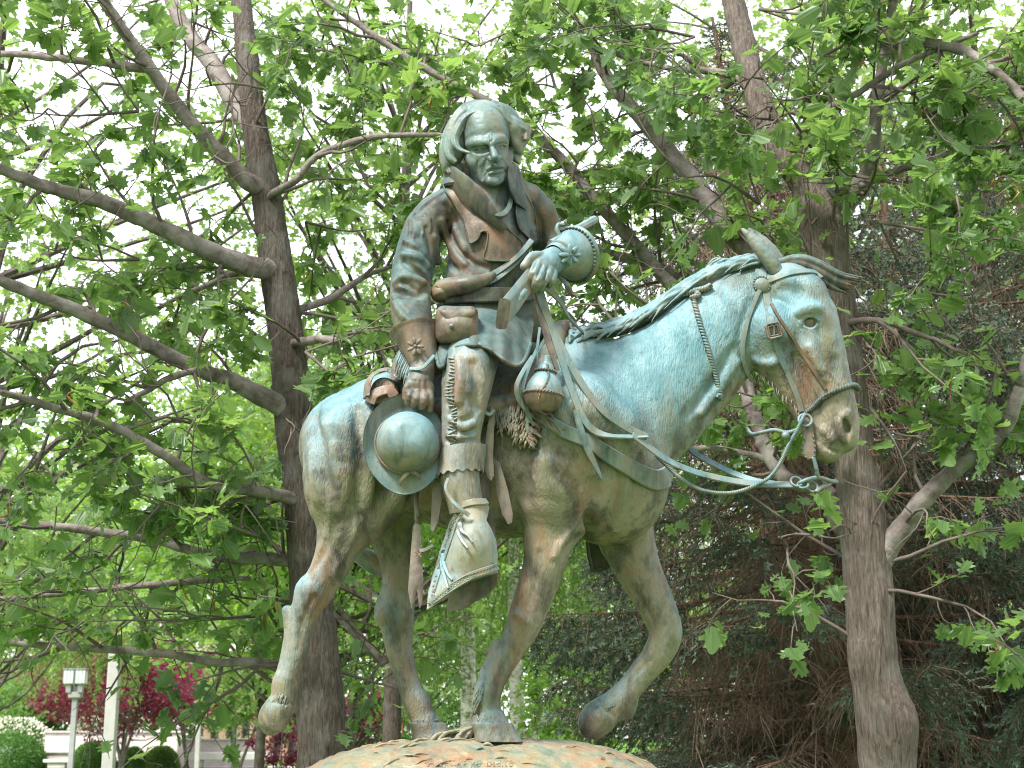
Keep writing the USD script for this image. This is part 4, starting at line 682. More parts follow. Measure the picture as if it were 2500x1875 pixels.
bronze('pink_bronze', up=-.12, tone=sc(.5, (.09, .07, .058), (.20, .155, .13), (.32, .25, .20), (.34, .2, .13)), turq=TQ2)
bronze('cover_bronze', up=-.02, tone=sc(.66, (.10, .10, .08), (.25, .25, .19), (.37, .34, .25), (.36, .24, .15)), turq=TQ, rough=.62)
bronze('fur_bronze', up=-.18, fur=2.2, furmap=(60, 60, 14), tone=sc(.62, (.08, .07, .055), (.2, .17, .135), (.32, .25, .195), (.32, .2, .13)), turq=TQ2)
bronze('trouser_bronze', up=.0, fur=.7, furmap=(90, 90, 16), tone=sc(.62, (.08, .075, .06), (.22, .2, .155), (.34, .29, .22), (.37, .24, .15)), turq=TQ)
bronze('hat_bronze', up=.17, tone=sc(.62, (.06, .06, .048), (.16, .17, .14), (.28, .24, .165), (.3, .18, .10)), turq=TQ, rough=.58, grain=.3)
bronze('mound_bronze', up=-.58, tone=sc(.60, (.10, .14, .105), (.25, .29, .21), (.40, .31, .19), (.42, .23, .12)), turq=sc(.55, (.2, .36, .31), (.34, .47, .41)), fur=1.2, furmap=(24, 24, 40), furrot=(0, .5, .3))

# ------------------------------------------------------------------ the statue: horse
statue = thing('equestrian_statue', 'weathered green bronze statue of a long haired rider on a walking horse', 'statue')
def J(u, v, y, r): return at(u, v, y), r * mpp(y, v)
def chain(c, pts, k=.02, sy=1.0, cut=False): c.chain([J(*p) for p in pts], k, sy, cut)
def cx(c, u, v, y, r, k=.02, sy=1.0, cut=False): p, q = J(u, v, y, r); c.cone(p, q, p + [1e-4, 0, 0], q, k, sy, cut)
NEAR, FAR = -.17, .17
H = Clay((-1.27, -.52, 1.45), (1.78, .50, 4.05), .0088)
chain(H, [(868, 1088, 0, 138), (985, 1072, 0, 172), (1110, 1085, 0, 203), (1240, 1088, 0, 226), (1400, 1078, 0, 212), (1490, 1110, 0, 152)], .05, .80)
chain(H, [(1400, 1120, 0, 190), (1484, 1185, 0, 146)], .05, .85)
chain(H, [(1330, 905, 0, 70), (1420, 890, 0, 75)], .08, .6)
chain(H, [(1440, 1000, 0, 165), (1548, 985, 0, 168), (1648, 902, 0, 132), (1742, 822, 0, 122), (1815, 768, 0, 112), (1868, 728, 0, 84)], .05, .56)
# thighs
for y, dx in ((NEAR, 0),):
    chain(H, [(868, 1090, y * .8, 128), (842, 1190, y, 100), (838, 1275, y, 66), (812, 1372, y, 47), (775, 1440, y, 42)], .035)
    chain(H, [(930, 1060, y * .7, 110), (985, 1150, y * .9, 72), (955, 1215, y * 1.0, 50), (880, 1290, y, 48)], .04)
    chain(H, [(748, 1428, y, 20), (746, 1446, y, 26), (754, 1475, y, 32)], .03)
    chain(H, [(765, 1448, y, 43), (738, 1510, y, 33), (722, 1590, y, 28), (706, 1642, y, 29), (697, 1668, y, 33), (692, 1706, y, 32), (680, 1732, y, 37), (668, 1754, y, 38), (664, 1766, y, 30)], .015)
    chain(H, [(700, 1490, y, 12), (702, 1560, y, 10), (685, 1655, y, 14)], .012)
chain(H, [(900, 1100, FAR * .8, 120), (940, 1220, FAR, 88), (962, 1300, FAR, 62), (975, 1400, FAR, 42), (968, 1490, FAR, 42)], .035)
chain(H, [(940, 1470, FAR, 22), (950, 1500, FAR, 36), (968, 1515, FAR, 42), (974, 1580, FAR, 33), (990, 1645, FAR, 28), (1008, 1695, FAR, 30), (1018, 1715, FAR, 33), (1032, 1748, FAR, 31), (1040, 1768, FAR, 36)], .015)
# forelegs
chain(H, [(1400, 1020, -.22, 120), (1352, 1180, -.21, 92), (1340, 1275, NEAR, 66), (1329, 1375, NEAR, 53), (1303, 1455, NEAR, 46), (1283, 1512, NEAR, 44), (1262, 1560, NEAR, 37), (1236, 1605, NEAR, 32), (1210, 1650, NEAR, 31), (1192, 1690, NEAR, 32), (1196, 1738, NEAR, 27), (1203, 1768, NEAR, 40)], .025)
chain(H, [(1470, 1060, -.20, 95), (1430, 1200, -.19, 70), (1372, 1290, NEAR, 50)], .04)
chain(H, [(1300, 1150, -.26, 62), (1308, 1215, -.20, 48)], .04)
chain(H, [(1178, 1672, NEAR, 16), (1166, 1715, NEAR, 15), (1158, 1742, NEAR, 5)], .01)
chain(H, [(1180, 1600, NEAR + .0, 1), (1215, 1570, NEAR, 12), (1180, 1650, NEAR, 13)], .01)
chain(H, [(1490, 1120, .20, 100), (1518, 1275, FAR, 76), (1556, 1385, FAR, 57), (1592, 1455, FAR, 48), (1620, 1520, FAR, 42), (1624, 1556, FAR, 40), (1604, 1600, FAR, 36), (1570, 1640, FAR, 32), (1538, 1680, FAR, 31), (1514, 1708, FAR, 35), (1490, 1728, FAR, 37), (1466, 1748, FAR, 43), (1450, 1764, FAR, 40), (1446, 1774, FAR, 28)], .02)
chain(H, [(1545, 1716, FAR, 14), (1530, 1740, FAR, 18), (1520, 1756, FAR, 6)], .012)
# head
HY = -.03
chain(H, [(1560, 1045, 0, 120), (1690, 960, 0, 84), (1762, 890, 0, 70), (1800, 850, 0, 55)], .03, .55)
for (u, v, y, r, k, sy) in ((1886, 812, HY, 80, .014, .98), (1925, 708, HY, 66, .03, 1.0), (1955, 728, HY, 66, .03, 1.12), (1965, 785, HY, 70, .03, 1.10)): cx(H, u, v, y, r, k, sy)
chain(H, [(1970, 775, HY, 74), (1984, 845, HY, 76), (2016, 935, HY, 62), (2042, 1025, HY, 55), (2044, 1058, HY, 53)], .02, .88)
chain(H, [(1886, 835, HY, 76), (1940, 930, HY, 54), (1985, 1020, HY, 40), (2018, 1085, HY, 40)], .02, .80)
chain(H, [(2022, 1098, HY, 32), (2006, 1094, HY, 28)], .02, 1.1)
L = lambda pts, off, k=.012, cut=False: H.line(pts, off, k, cut, HY)
L([(1996, 752, 15), (1976, 752, 17), (1950, 764, 13)], -.004, .012)                      # brow
L([(1944, 712, 22)], .024, .03, True); L([(1914, 706, 16)], .018, .025, True)              # hollows above the eye
L([(1977, 786, 19)], .012, .012, True)                                                     # eye socket
L([(1954, 786, 3), (1966, 774, 4.5), (1984, 771, 4.5), (2000, 784, 3)], .003, .006)             # lids
L([(1955, 789, 2.5), (1968, 801, 3), (1986, 803, 3), (1999, 790, 2.5)], .002, .006)
L([(1975, 850, 10), (1990, 880, 11), (2012, 925, 8)], -.002, .02)                           # cheek bone
L([(1940, 870, 10), (1960, 915, 10), (1990, 985, 9)], .006, .02, True)
L([(1985, 900, 3), (2020, 905, 4), (2045, 935, 3)], 0, .008)                               # vein
L([(1812, 905, 6), (1806, 850, 9), (1812, 790, 9), (1832, 735, 8)], .006, .02, True)        # behind the jaw
L([(1845, 880, 10), (1880, 890, 12), (1905, 880, 10)], -.004, .02)
L([(2070, 1008, 11), (2050, 1030, 12), (2052, 1060, 12), (2066, 1080, 8)], -.003, .012)      # nostril rim
L([(2064, 1026, 9), (2070, 1046, 12), (2072, 1064, 8)], .004, .008, True)
L([(2064, 1030, 6), (2069, 1048, 8)], -.008, .006, True)
L([(1985, 1066, 3), (2012, 1090, 4), (2050, 1106, 4), (2075, 1108, 3)], .001, .006, True)    # mouth
L([(2010, 1050, 12), (2030, 1075, 12)], -.004, .012)
L = lambda pts, off, k=.02, cut=False: H.line(pts, off, k, cut, 0.0)
L([(1790, 850, 8), (1740, 930, 12), (1680, 1010, 10)], .004, .03, True)                     # jugular groove
L([(1800, 885, 9), (1760, 945, 12), (1710, 1010, 10)], -.004, .02)
L([(1330, 960, 14), (1390, 1050, 14), (1440, 1140, 14)], -.012, .05)                        # shoulder blade
L([(1290, 985, 14), (1285, 1110, 16), (1275, 1210, 16)], .010, .05, True)
L([(1450, 1180, 12), (1440, 1250, 14), (1425, 1310, 10)], .006, .03, True)
L([(1530, 1150, 14), (1520, 1230, 16), (1500, 1290, 12)], -.006, .03)
# flank folds, thigh
L([(874, 1000, 14), (880, 1090, 16), (872, 1190, 14), (850, 1260, 10)], .010, .035, True)
L([(900, 985, 12), (910, 1090, 14), (905, 1190, 13), (893, 1240, 10)], -.004, .02)
L([(935, 990, 12), (942, 1100, 14), (930, 1185, 12)], .008, .03, True)
L([(770, 1010, 9), (788, 1110, 10), (800, 1200, 10)], .008, .04, True)
L([(752, 1060, 10), (765, 1150, 12), (775, 1220, 10)], -.006, .04)
L = lambda pts, off, k=.012, cut=False: H.line(pts, off, k, cut)
L([(752, 1405, 5), (790, 1350, 7), (822, 1270, 9)], .003, .02, True)
L([(728, 1590, 4), (742, 1510, 6), (766, 1455, 6)], .002, .012, True)
L([(880, 1270, 8), (850, 1340, 8), (815, 1400, 8)], -.003, .02)
for a in (0, 13): L([(1216 + a, 1655, 4), (1246 + a, 1600, 5), (1270 + a * .8, 1550, 4)], .002, .010, True)
L([(1290, 1480, 4), (1310, 1420, 6), (1318, 1350, 6)], .002, .02, True)
L([(1330, 1480, 5), (1350, 1400, 7), (1362, 1330, 8)], -.003, .02)
L([(1352, 1360, 8), (1382, 1312, 10), (1400, 1290, 8)], -.002, .016)
L([(1262, 1500, 8), (1290, 1520, 8)], -.003, .02)
L([(1530, 1420, 5), (1570, 1480, 6), (1592, 1510, 5)], .003, .02, True)
L([(1590, 1608, 4), (1550, 1648, 5), (1520, 1685, 4)], .002, .012, True)
L([(952, 1480, 5), (970, 1560, 5), (992, 1650, 4)], .002, .012, True)
L([(985, 1460, 8), (990, 1500, 8)], -.003, .02)
L([(712, 1716, 4), (690, 1712, 5), (664, 1716, 4)], .001, .006, True); L([(1500, 1752, 4), (1480, 1728, 5), (1462, 1710, 4)], .001, .006, True); L([(640, 1776, 4), (668, 1790, 4), (694, 1782, 4)], .001, .006, True)
for q in range(5):
    u = 1010 + q * 42; L([(u, 1010, 8), (u + 10, 1120, 10), (u - 2, 1220, 8)], .008, .035, True)
V, F = H.mesh(2)
def _fur(v, n):
    w = bumpy(v, 2.5, 5, 2); q = v + .10 * np.stack([w, w, -w], 1)
    return .0014 * bumpy(q, (38, 38, 12), 2, 3) + .0030 * bumpy(v, 11, 9, 3)
V, F = displace((V, F), _fur)
# where rain has washed the bronze blue green: neck, forehead, croup; browner on the legs and the muzzle
def patina_of(V):
    def blob(u, v, r, y=-.15): return np.exp(-((V[:, 0] - at(u, v, y)[0]) ** 2 + (V[:, 2] - at(u, v, y)[2]) ** 2) / (r * PX) ** 2)
    return .06 + .78 * blob(1560, 900, 185) + .5 * blob(1710, 800, 125) + .48 * blob(1960, 740, 90) + .5 * blob(1850, 760, 90) + .55 * blob(860, 965, 115) + .14 * blob(790, 1130, 120) + .4 * blob(735, 1432, 28) - .30 * blob(2050, 1060, 90) - .36 * blob(1350, 1330, 190) - .28 * blob(1150, 1240, 160) - .15 * blob(900, 1300, 130) + .25 * blob(1290, 1180, 80) + .22 * blob(1500, 1350, 80)
pat = patina_of(V)
horse = obj('horse', (V, F), 'horse_bronze', statue, True, attr={'patina': pat}, label='bronze walking horse with lowered head, blue green on neck and forehead')
def hoof(pos, r, hgt, tilt, flare=1.22):
    """pos: centre of the coronet; tilt in the picture plane, degrees (0 = standing)"""
    prof = [(0, .002), (.9, 0), (1.0, -.06), (1.06, -.5), (flare - .02, -.93), (flare, -1.0), (flare - .08, -1.04), (0, -.98)]
    n = 28; a = np.arange(n) * 2 * np.pi / n; v = []
    for rr, z in prof:
        fwd = .14 * -z * np.ones(n); v.append(np.stack([rr * np.cos(a) * r * 1.12 + fwd * r * 2.2 + np.where(np.cos(a) < 0, .1 * r * -z * 2, 0), rr * np.sin(a) * r * .95, np.full(n, z * hgt)], 1))
    v = np.vstack(v); m = len(prof); i, j = np.meshgrid(np.arange(m - 1), np.arange(n), indexing='ij'); j2 = (j + 1) % n
    f = np.stack([i * n + j, (i + 1) * n + j, (i + 1) * n + j2, i * n + j2], -1).reshape(-1, 4)
    v = v @ rot([0, 1, 0], tilt).T + pos; return displace(tri((v, f)).subdivide(), lambda v, n: .002 * bumpy(v, (8, 8, 60), 3))
for (u, v, y, r, h, t) in ((1200, 1764, NEAR, 46, 42, 0), (1042, 1764, FAR, 41, 38, 0)):
    p, rr = J(u, v, y, r); obj('hoof', hoof(p, rr, h * PX, t), 'horse_bronze', horse, 50, attr=None)
# ------------------------------------------------------------------ the statue: rider
def G(u, v, s=1.0): return 1060 + u / 6.912, 240 + v / 6.912      # finer survey of the head
RY = -.20
R = Clay(at(1085, 560, RY) + [-.02, -.22, -.02], at(1300, 240, RY) + [.02, .22, .02], .0032)
def rc(c, pts, k=.012, sy=1.0, cut=False): c.chain([J(*p) for p in pts], k, sy, cut)
cx(R, 1180, 318, RY + .02, 62, .02, 1.15); cx(R, 1186, 330, RY - .01, 58, .02, 1.1)
rc(R, [(1186, 345, RY - .02, 55), (1194, 385, RY - .035, 45), (1202, 425, RY - .055, 28)], .02, 1.05)
rc(R, [(1150, 385, RY - .0, 18), (1170, 425, RY - .03, 16), (1200, 440, RY - .07, 17), (1230, 424, RY - .04, 14), (1240, 380, RY + .0, 14)], .025)
rc(R, [(1190, 420, RY + .04, 46), (1190, 500, RY + .05, 52), (1190, 560, RY + .06, 60)], .02)
# face: brows, nose, cheeks, mouth, eyes
W = RY - .145
rc(R, [(1197, 336, W + .022, 9), (1202, 358, W + .004, 8), (1207, 378, W - .020, 9), (1209, 385, W - .027, 9)], .014)
rc(R, [(1196, 387, W + .004, 7), (1208, 392, W - .012, 6), (1220, 385, W + .006, 6)], .008)
L = lambda pts, off, k=.008, cut=False: R.line(pts, off, k, cut)
L([(1142, 353, 6), (1160, 348, 10), (1178, 347, 10), (1194, 347, 8)], -.003, .022); L([(1204, 345, 8), (1215, 340, 10), (1230, 340, 8), (1239, 349, 4)], -.003, .022)
L([(1196, 330, 2), (1198, 348, 2)], .001, .006, True); L([(1203, 330, 2), (1203, 344, 2)], .001, .006, True)
L([(1158, 367, 8), (1176, 367, 9), (1190, 362, 8)], .002, .010, True); L([(1211, 360, 7), (1222, 357, 7), (1234, 358, 5)], .002, .009, True)
R.ell(R.surf(1176, 366, -.006), (.022, .012, .014), .004); R.ell(R.surf(1221, 359, -.006), (.019, .012, .013), .004)
L([(1158, 365, 2), (1168, 360, 2.6), (1180, 359, 2.6), (1191, 364, 2)], .001, .003); L([(1209, 359, 2), (1217, 353, 2.4), (1227, 352, 2.4), (1236, 356, 2)], .001, .003)
L([(1146, 392, 12), (1158, 402, 12)], -.008, .03)
L([(1188, 390, 3), (1182, 404, 4), (1178, 420, 4), (1176, 436, 4)], .001, .010, True); L([(1226, 388, 2.4), (1235, 402, 3), (1240, 424, 3)], .001, .008, True)
L([(1166, 396, 3), (1164, 412, 3)], .001, .008, True); L([(1200, 393, 2), (1203, 395, 2)], .001, .003, True); L([(1214, 391, 2), (1217, 389, 2)], .001, .003, True)
L([(1211, 398, 2.4), (1212, 408, 2.6)], .001, .006, True)
L([(1190, 413, 3), (1202, 408, 4.2), (1214, 406, 4.4), (1226, 406, 3.4), (1234, 409, 2)], .0, .005)
L([(1181, 432, 2.4), (1190, 421, 2.5), (1208, 414, 2.4), (1226, 412, 2.3), (1237, 422, 2.2)], .0005, .004, True)
L([(1196, 423, 4), (1210, 420, 4.6), (1226, 416, 3.6)], -.001, .005)
L([(1196, 431, 3), (1212, 429, 3.4), (1228, 424, 3)], .001, .006, True)
L([(1196, 444, 9), (1210, 446, 10), (1222, 440, 8)], -.005, .012)
R.line([(1178, 366, 2.4)], .001, .003, True); R.line([(1222, 359, 2.2)], .001, .003, True)
ear = R.surf(1249, 368, 0); R.ell(at(1250, 370, RY + .03), (.016, .03, .034), .006); R.ell(at(1142, 392, RY + .01), (.012, .02, .03), .006)
V, F = R.mesh(1)
rider = obj('rider', displace((V, F), lambda v, n: .0012 * bumpy(v, 60, 3)), 'skin_bronze', statue, True, label='bronze rider leaning down towards the viewer with bald forehead and frowning face')

# hair: combed locks
A = Clay(at(1065, 440, RY) + [-.03, -.20, -.02], at(1310, 232, RY) + [.03, .26, .05], .0034)
rngh = random.Random(4)
def lock(pts, n, w, r, k=.004):
    for i in range(n):
        s = (i / max(n - 1, 1) - .5) * 2
        q = []
        for j, (u, v, y, ww) in enumerate(pts):
            o = s * w * ww; t = j / (len(pts) - 1)
            du, dv = pts[min(j + 1, len(pts) - 1)][0] - pts[max(j - 1, 0)][0], pts[min(j + 1, len(pts) - 1)][1] - pts[max(j - 1, 0)][1]; L_ = math.hypot(du, dv) + 1e-6
            q.append(J(u - dv / L_ * o + rngh.uniform(-1.5, 1.5), v + du / L_ * o + rngh.uniform(-1.5, 1.5), y + abs(s) * .012, r * (1 - .62 * t ** 2)))
        A.chain(q, k)
y0 = RY
A.ell(at(1180, 312, y0 + .055), (.128, .150, .128), .012)
A.ell(at(1186, 340, y0 - .075), (.112, .135, .115), .006, rot([0, 1, 0], 0), True)      # bald front
A.ell(at(1205, 360, y0 - .02), (.062, .15, .12), .006, None, True)
for c_, r_ in (((1112, 350, y0 + .0), (.060, .075, .125)), ((1098, 385, y0 + .0), (.036, .06, .085)), ((1252, 318, y0 + .02), (.050, .075, .070)), ((1257, 345, y0 + .03), (.036, .06, .08))): A.ell(at(*c_), r_, .02, rot([0, 1, 0], 14 if c_[0] < 1150 else -20))
A.ell(at(1200, 372, y0 - .06), (.092, .14, .125), .006, None, True)
lock([(1192, 284, y0 - .105, .5), (1164, 274, y0 - .105, .8), (1136, 288, y0 - .10, 1), (1118, 316, y0 - .10, 1), (1110, 342, y0 - .10, .9), (1120, 364, y0 - .115, .5), (1146, 373, y0 - .135, .2)], 8, 9, 3.3)
lock([(1186, 262, y0 - .03, 1), (1150, 264, y0 - .05, 1), (1122, 285, y0 - .06, 1), (1104, 318, y0 - .06, 1), (1096, 350, y0 - .06, 1), (1098, 380, y0 - .07, .7), (1112, 396, y0 - .075, .3)], 12, 14, 3.9)
lock([(1160, 262, y0 + .02, 1), (1120, 286, y0 - .01, 1), (1098, 325, y0 - .02, 1), (1087, 362, y0 - .03, 1), (1088, 395, y0 - .03, .8), (1100, 420, y0 - .04, .5)], 11, 13, 3.9)
lock([(1130, 290, y0 + .05, 1), (1108, 330, y0 + .03, 1), (1100, 375, y0 + .01, 1), (1110, 405, y0, .8), (1122, 418, y0 - .01, .5)], 11, 18, 4.7)
lock([(1196, 264, y0 - .07, .5), (1222, 272, y0 - .06, 1), (1240, 296, y0 - .055, 1), (1262, 308, y0 - .04, 1), (1284, 318, y0 - .02, 1), (1284, 340, y0 - .02, .6)], 11, 12, 3.9)
lock([(1200, 262, y0 - .01, 1), (1240, 278, y0 - .01, 1), (1258, 306, y0 + .0, 1), (1276, 330, y0 + .0, 1), (1272, 352, y0, .6), (1252, 362, y0, .2)], 12, 15, 4.7)
lock([(1240, 290, y0 + .03, 1), (1258, 330, y0 + .04, 1), (1262, 365, y0 + .03, 1), (1258, 386, y0 + .02, .7), (1268, 397, y0 + .02, .2)], 9, 14, 4.7)
lock([(1246, 330, y0 - .02, .8), (1262, 330, y0 - .02, .8), (1275, 330, y0 - .015, .8), (1290, 322, y0 - .01, .2)], 7, 9, 3.9)
lock([(1180, 258, y0 - .02, 1), (1190, 262, y0 - .07, .7), (1200, 270, y0 - .105, .2)], 7, 10, 3.9)
obj('hair', A.mesh(1), 'hair_bronze', rider, True, label='combed back shoulder length bronze hair')

# coat
C = Clay(at(940, 930, -.1) + [0, -.62, 0], at(1440, 420, -.1) + [.02, .42, .05], .0062)
rc(C, [(1205, 520, -.06, 92), (1196, 590, -.09, 100), (1182, 680, -.09, 94), (1172, 740, -.09, 98), (1170, 810, -.10, 105)], .03, .9)
rc(C, [(1205, 505, -.10, 70), (1120, 505, -.10, 56), (1062, 528, -.12, 50), (1034, 566, -.14, 46)], .035)
rc(C, [(1225, 500, -.08, 68), (1285, 492, -.04, 46), (1318, 525, .0, 40)], .03)
rc(C, [(1036, 560, -.14, 50), (1014, 630, -.18, 51), (1002, 705, -.24, 50), (1006, 770, -.31, 50), (1016, 838, -.37, 44)], .015)
rc(C, [(1316, 520, .0, 42), (1340, 580, .06, 44), (1392, 640, .04, 44), (1406, 628, -.12, 40), (1388, 622, -.24, 36)], .012)
rc(C, [(1168, 770, -.12, 92), (1160, 812, -.20, 66)], .04)
rc(C, [(1230, 790, -.10, 66), (1236, 830, -.18, 46)], .03)
rc(C, [(1250, 790, .02, 80), (1290, 830, .16, 60)], .03)
# shoulder seam fringe, sleeve folds
L = lambda pts, off, k=.012, cut=False: C.line(pts, off, k, cut)
L([(1082, 470, 4), (1040, 496, 5), (1016, 520, 5)], -.001, .008)
for i in range(9):
    u, v = 1000 + i * 6, 534 + (i % 3) * 4 - i * 1.2; L([(u, v, 4), (u + 2, v + 22, 4.4), (u + rngh.uniform(-6, 6), v + 44 + rngh.uniform(-8, 14), 2.4)], .0, .004)
L([(1040, 555, 5), (1052, 620, 6), (1056, 660, 5)], .001, .012, True)
for f in ([(985, 622, 9), (1015, 628, 12), (1045, 650, 9)], [(965, 690, 9), (990, 676, 12), (1030, 690, 12), (1050, 712, 7)], [(964, 742, 9), (984, 772, 10), (1012, 792, 8)], [(990, 590, 8), (1012, 600, 9), (1035, 620, 7)]): L(f, -.0015, .014)
for f in ([(985, 640, 8), (1008, 655, 12), (1046, 690, 8)], [(962, 712, 8), (985, 715, 15), (1022, 718, 14), (1048, 700, 7)], [(985, 690, 6), (1012, 706, 8)]): L(f, .0005, .014, True)
for f in ([(1092, 545, 7), (1110, 600, 9), (1150, 640, 8), (1190, 655, 6)], [(1075, 560, 6), (1085, 620, 8), (1115, 660, 7)], [(1300, 500, 5), (1318, 540, 6), (1322, 580, 5)], [(1090, 500, 6), (1110, 540, 6)]): L(f, .0005, .018, True)
for f in ([(1080, 540, 8), (1098, 600, 9), (1135, 645, 8)], [(1062, 580, 7), (1072, 640, 8)], [(1110, 560, 7), (1135, 610, 7)], [(1295, 560, 7), (1305, 610, 7)]): L(f, -.002, .018)
for u in (1110, 1150, 1196, 1236): L([(u, 752, 6), (u + (u - 1170) * .12, 790, 7), (u + (u - 1170) * .3, 832, 6)], .003, .02, True)
L([(1056, 690, 5), (1060, 760, 7), (1062, 830, 7)], .008, .02, True)
V, F = C.mesh(2)
V, F = displace((V, F), lambda v, n: .0022 * bumpy(v, 22, 3) + .001 * bumpy(v, 60, 4))
coat = obj('coat', (V, F), 'coat_bronze', rider, True, label='dark brown and green bronze frock coat with fringed sleeve')
lap = [(1113, 416), (1090, 432), (1084, 458), (1104, 488), (1128, 532), (1139, 566), (1146, 593), (1166, 584), (1175, 566), (1190, 568), (1188, 600), (1181, 631), (1215, 637), (1252, 633), (1278, 598), (1240, 560), (1195, 515), (1150, 470), (1124, 436)]
lapr = [(1247, 412), (1268, 440), (1286, 478), (1303, 512), (1309, 545), (1312, 586), (1300, 590), (1283, 572), (1268, 556), (1260, 520), (1262, 480), (1250, 446)]
def lap_mesh(p, off):
    m = plate(p, 0, .010, 4.5, C, off); edge = np.array([C.surf(u, v, 0) for u, v in spline(np.array(p, float), 90, True)])
    return m
obj('lapel', lap_mesh(lap, .022), 'brown_bronze', rider, 45, label='broad stitched coat lapel'); obj('lapel', lap_mesh(lapr, .020), 'coat_bronze', rider, 45)
def over(pts, clay, off): return np.array([clay.surf(u, v, off) for u, v in pts])
def rim(p, clay, off, r, n=60, closed=False): q = over(spline(np.array(p, float), n, closed), clay, off); q[1:-1] = (q[:-2] + q[1:-1] * 2 + q[2:]) / 4; return tube(q, r, 6)
def lapel_edge(p, off):
    q = spline(np.array(p, float), 120, True); s = np.array([C.surf(u, v, 0)[1] for u, v in q])
    for _ in range(8): s = np.minimum(s, (np.roll(s, 1) + np.roll(s, -1)) / 2)
    return tube(np.array([at(u, v, y - off) for (u, v), y in zip(np.vstack([q, q[:1]]), np.r_[s, s[:1]])]), .0045, 6)
obj('lapel_piping', [lapel_edge(lap, .024), lapel_edge(lapr, .022)], 'coat_bronze', rider, True)
col = [at(1128, 436, -.25), at(1098, 432, -.20), at(1086, 436, -.10), at(1096, 432, .02), at(1150, 424, .09), at(1226, 418, .08), at(1262, 430, .0), at(1272, 446, -.10), at(1262, 450, -.20)]
obj('collar', [strap(col, [.07, .10, .11, .12, .12, .12, .11, .10, .06], .02, [(-.3, -.8, .5), (-.8, -.4, .4), (-1, 0, .3), (-.7, .6, .3), (-.2, 1, .3), (.3, 1, .3), (.9, .4, .3), (.8, -.5, .4), (.4, -.8, .4)], 60),
               strap([at(1150, 470, -.20), at(1172, 500, -.27), at(1198, 517, -.32), at(1222, 526, -.33), at(1242, 508, -.28), at(1250, 470, -.20)], [.02, .03, .03, .02], .016, [(-.2, -.9, .4)] * 3 + [(.2, -.9, .4)] * 3, 50)], 'coat_bronze', rider, 45)
cy = lambda u, v: np.interp(u, [1080, 1110, 1150, 1200], [-.12, -.22, -.31, -.375]) + .0008 * (v - 470)
obj('collar_fold', plate([(1083, 412), (1097, 402), (1112, 408), (1142, 430), (1176, 460), (1208, 506), (1240, 556), (1228, 566), (1190, 540), (1150, 512), (1112, 482), (1086, 452)], cy, .014, 5, None, 0, True, .018), 'coat_bronze', rider, 45)
cy2 = lambda u, v: np.interp(u, [1240, 1262, 1300], [-.30, -.25, -.12]) - .0003 * (v - 470)
obj('collar_fold', plate([(1242, 404), (1256, 398), (1274, 424), (1290, 462), (1300, 500), (1284, 512), (1262, 496), (1246, 466), (1240, 434)], cy2, .014, 5, None, 0, True, .014), 'coat_bronze', rider, 45)
obj('belt', strap([C.surf(u, v, .03) for u, v in ((1062, 722), (1100, 728), (1150, 728), (1200, 726), (1250, 726), (1296, 724))], .075, .014, [(-.7, -.7, 0), (-.2, -1, 0), (0, -1, 0), (0, -1, 0), (.2, -1, 0), (.6, -.8, 0)]), 'coat_bronze', rider, 45)
obj('shoulder_strap', [strap([C.surf(1278, 588, .05), C.surf(1258, 622, .03), C.surf(1228, 652, .022), C.surf(1196, 676, .022), C.surf(1156, 694, .03)], [.03, .024, .03, .022], .009, (0, -1, .1)),
                       strap([C.surf(1280, 592, .045), C.surf(1256, 640, .02), C.surf(1212, 684, .03), C.surf(1180, 705, .04)], [.018, .022], .008, (0, -1, .1))], 'strap_bronze', rider, 45)
hp = [C.surf(1058, 724, .045), C.surf(1100, 716, .05), C.surf(1140, 710, .05), C.surf(1172, 700, .045), C.surf(1202, 676, .035)]
obj('powder_horn', tube(spline(np.array(hp), 30), np.interp(np.linspace(0, 1, 30), [0, .03, .1, .6, .85, 1], [.02, .044, .05, .042, .028, .016]), 14), 'brown_bronze', rider, True)
def sky_(u, v): t = max(0, (v - 745) / 145); s = (u - 1175) / 115; return -.285 - .34 * t ** .9 + .16 * s * s + .05 * max(0, s) - t * .022 * math.sin(u * .075 + v * .012) - .012 * t * math.sin(u * .17)
sk = [(1066, 742), (1120, 736), (1200, 734), (1296, 738), (1303, 790), (1296, 840), (1280, 880), (1262, 893), (1240, 888), (1218, 868), (1190, 851), (1148, 843), (1112, 850), (1090, 868), (1080, 896), (1070, 890), (1062, 850), (1062, 800)]
obj('coat_skirt', displace(plate(sk, sky_, .016, 5), lambda v, n: .002 * bumpy(v, 24, 3)), 'coat_bronze', rider, 50, label='flared coat skirt curling over the thigh')
q = spline(np.array(sk[5:17], float), 60); obj('skirt_hem', tube(np.array([at(u, v, sky_(u, v) - .004) for u, v in q]), .0095, 8), 'coat_bronze', rider, True)
b = at(1116, 795, sky_(1116, 795) - .055)
pm = Clay(b - .16, b + .16, .004); pm.slab(b, (.094, .058, .084), None, .034, .004); pm.ell(b + [0, -.03, -.02], (.078, .055, .062), .03)
pouch = obj('pouch', displace(pm.mesh(2), lambda v, n: .003 * bumpy(v, 18, 2)), 'brown_bronze', rider, True)
y_ = b[1] - .066
obj('pouch_flap', plate([(1072, 757), (1160, 755), (1158, 768), (1128, 784), (1112, 800), (1102, 806), (1094, 796), (1086, 776)], y_, .008, 5, None, 0, True, .010), 'brown_bronze', rider, 45)
obj('pouch_button', ball(at(1102, 796, y_ - .016), .011), 'strap_bronze', rider, True)

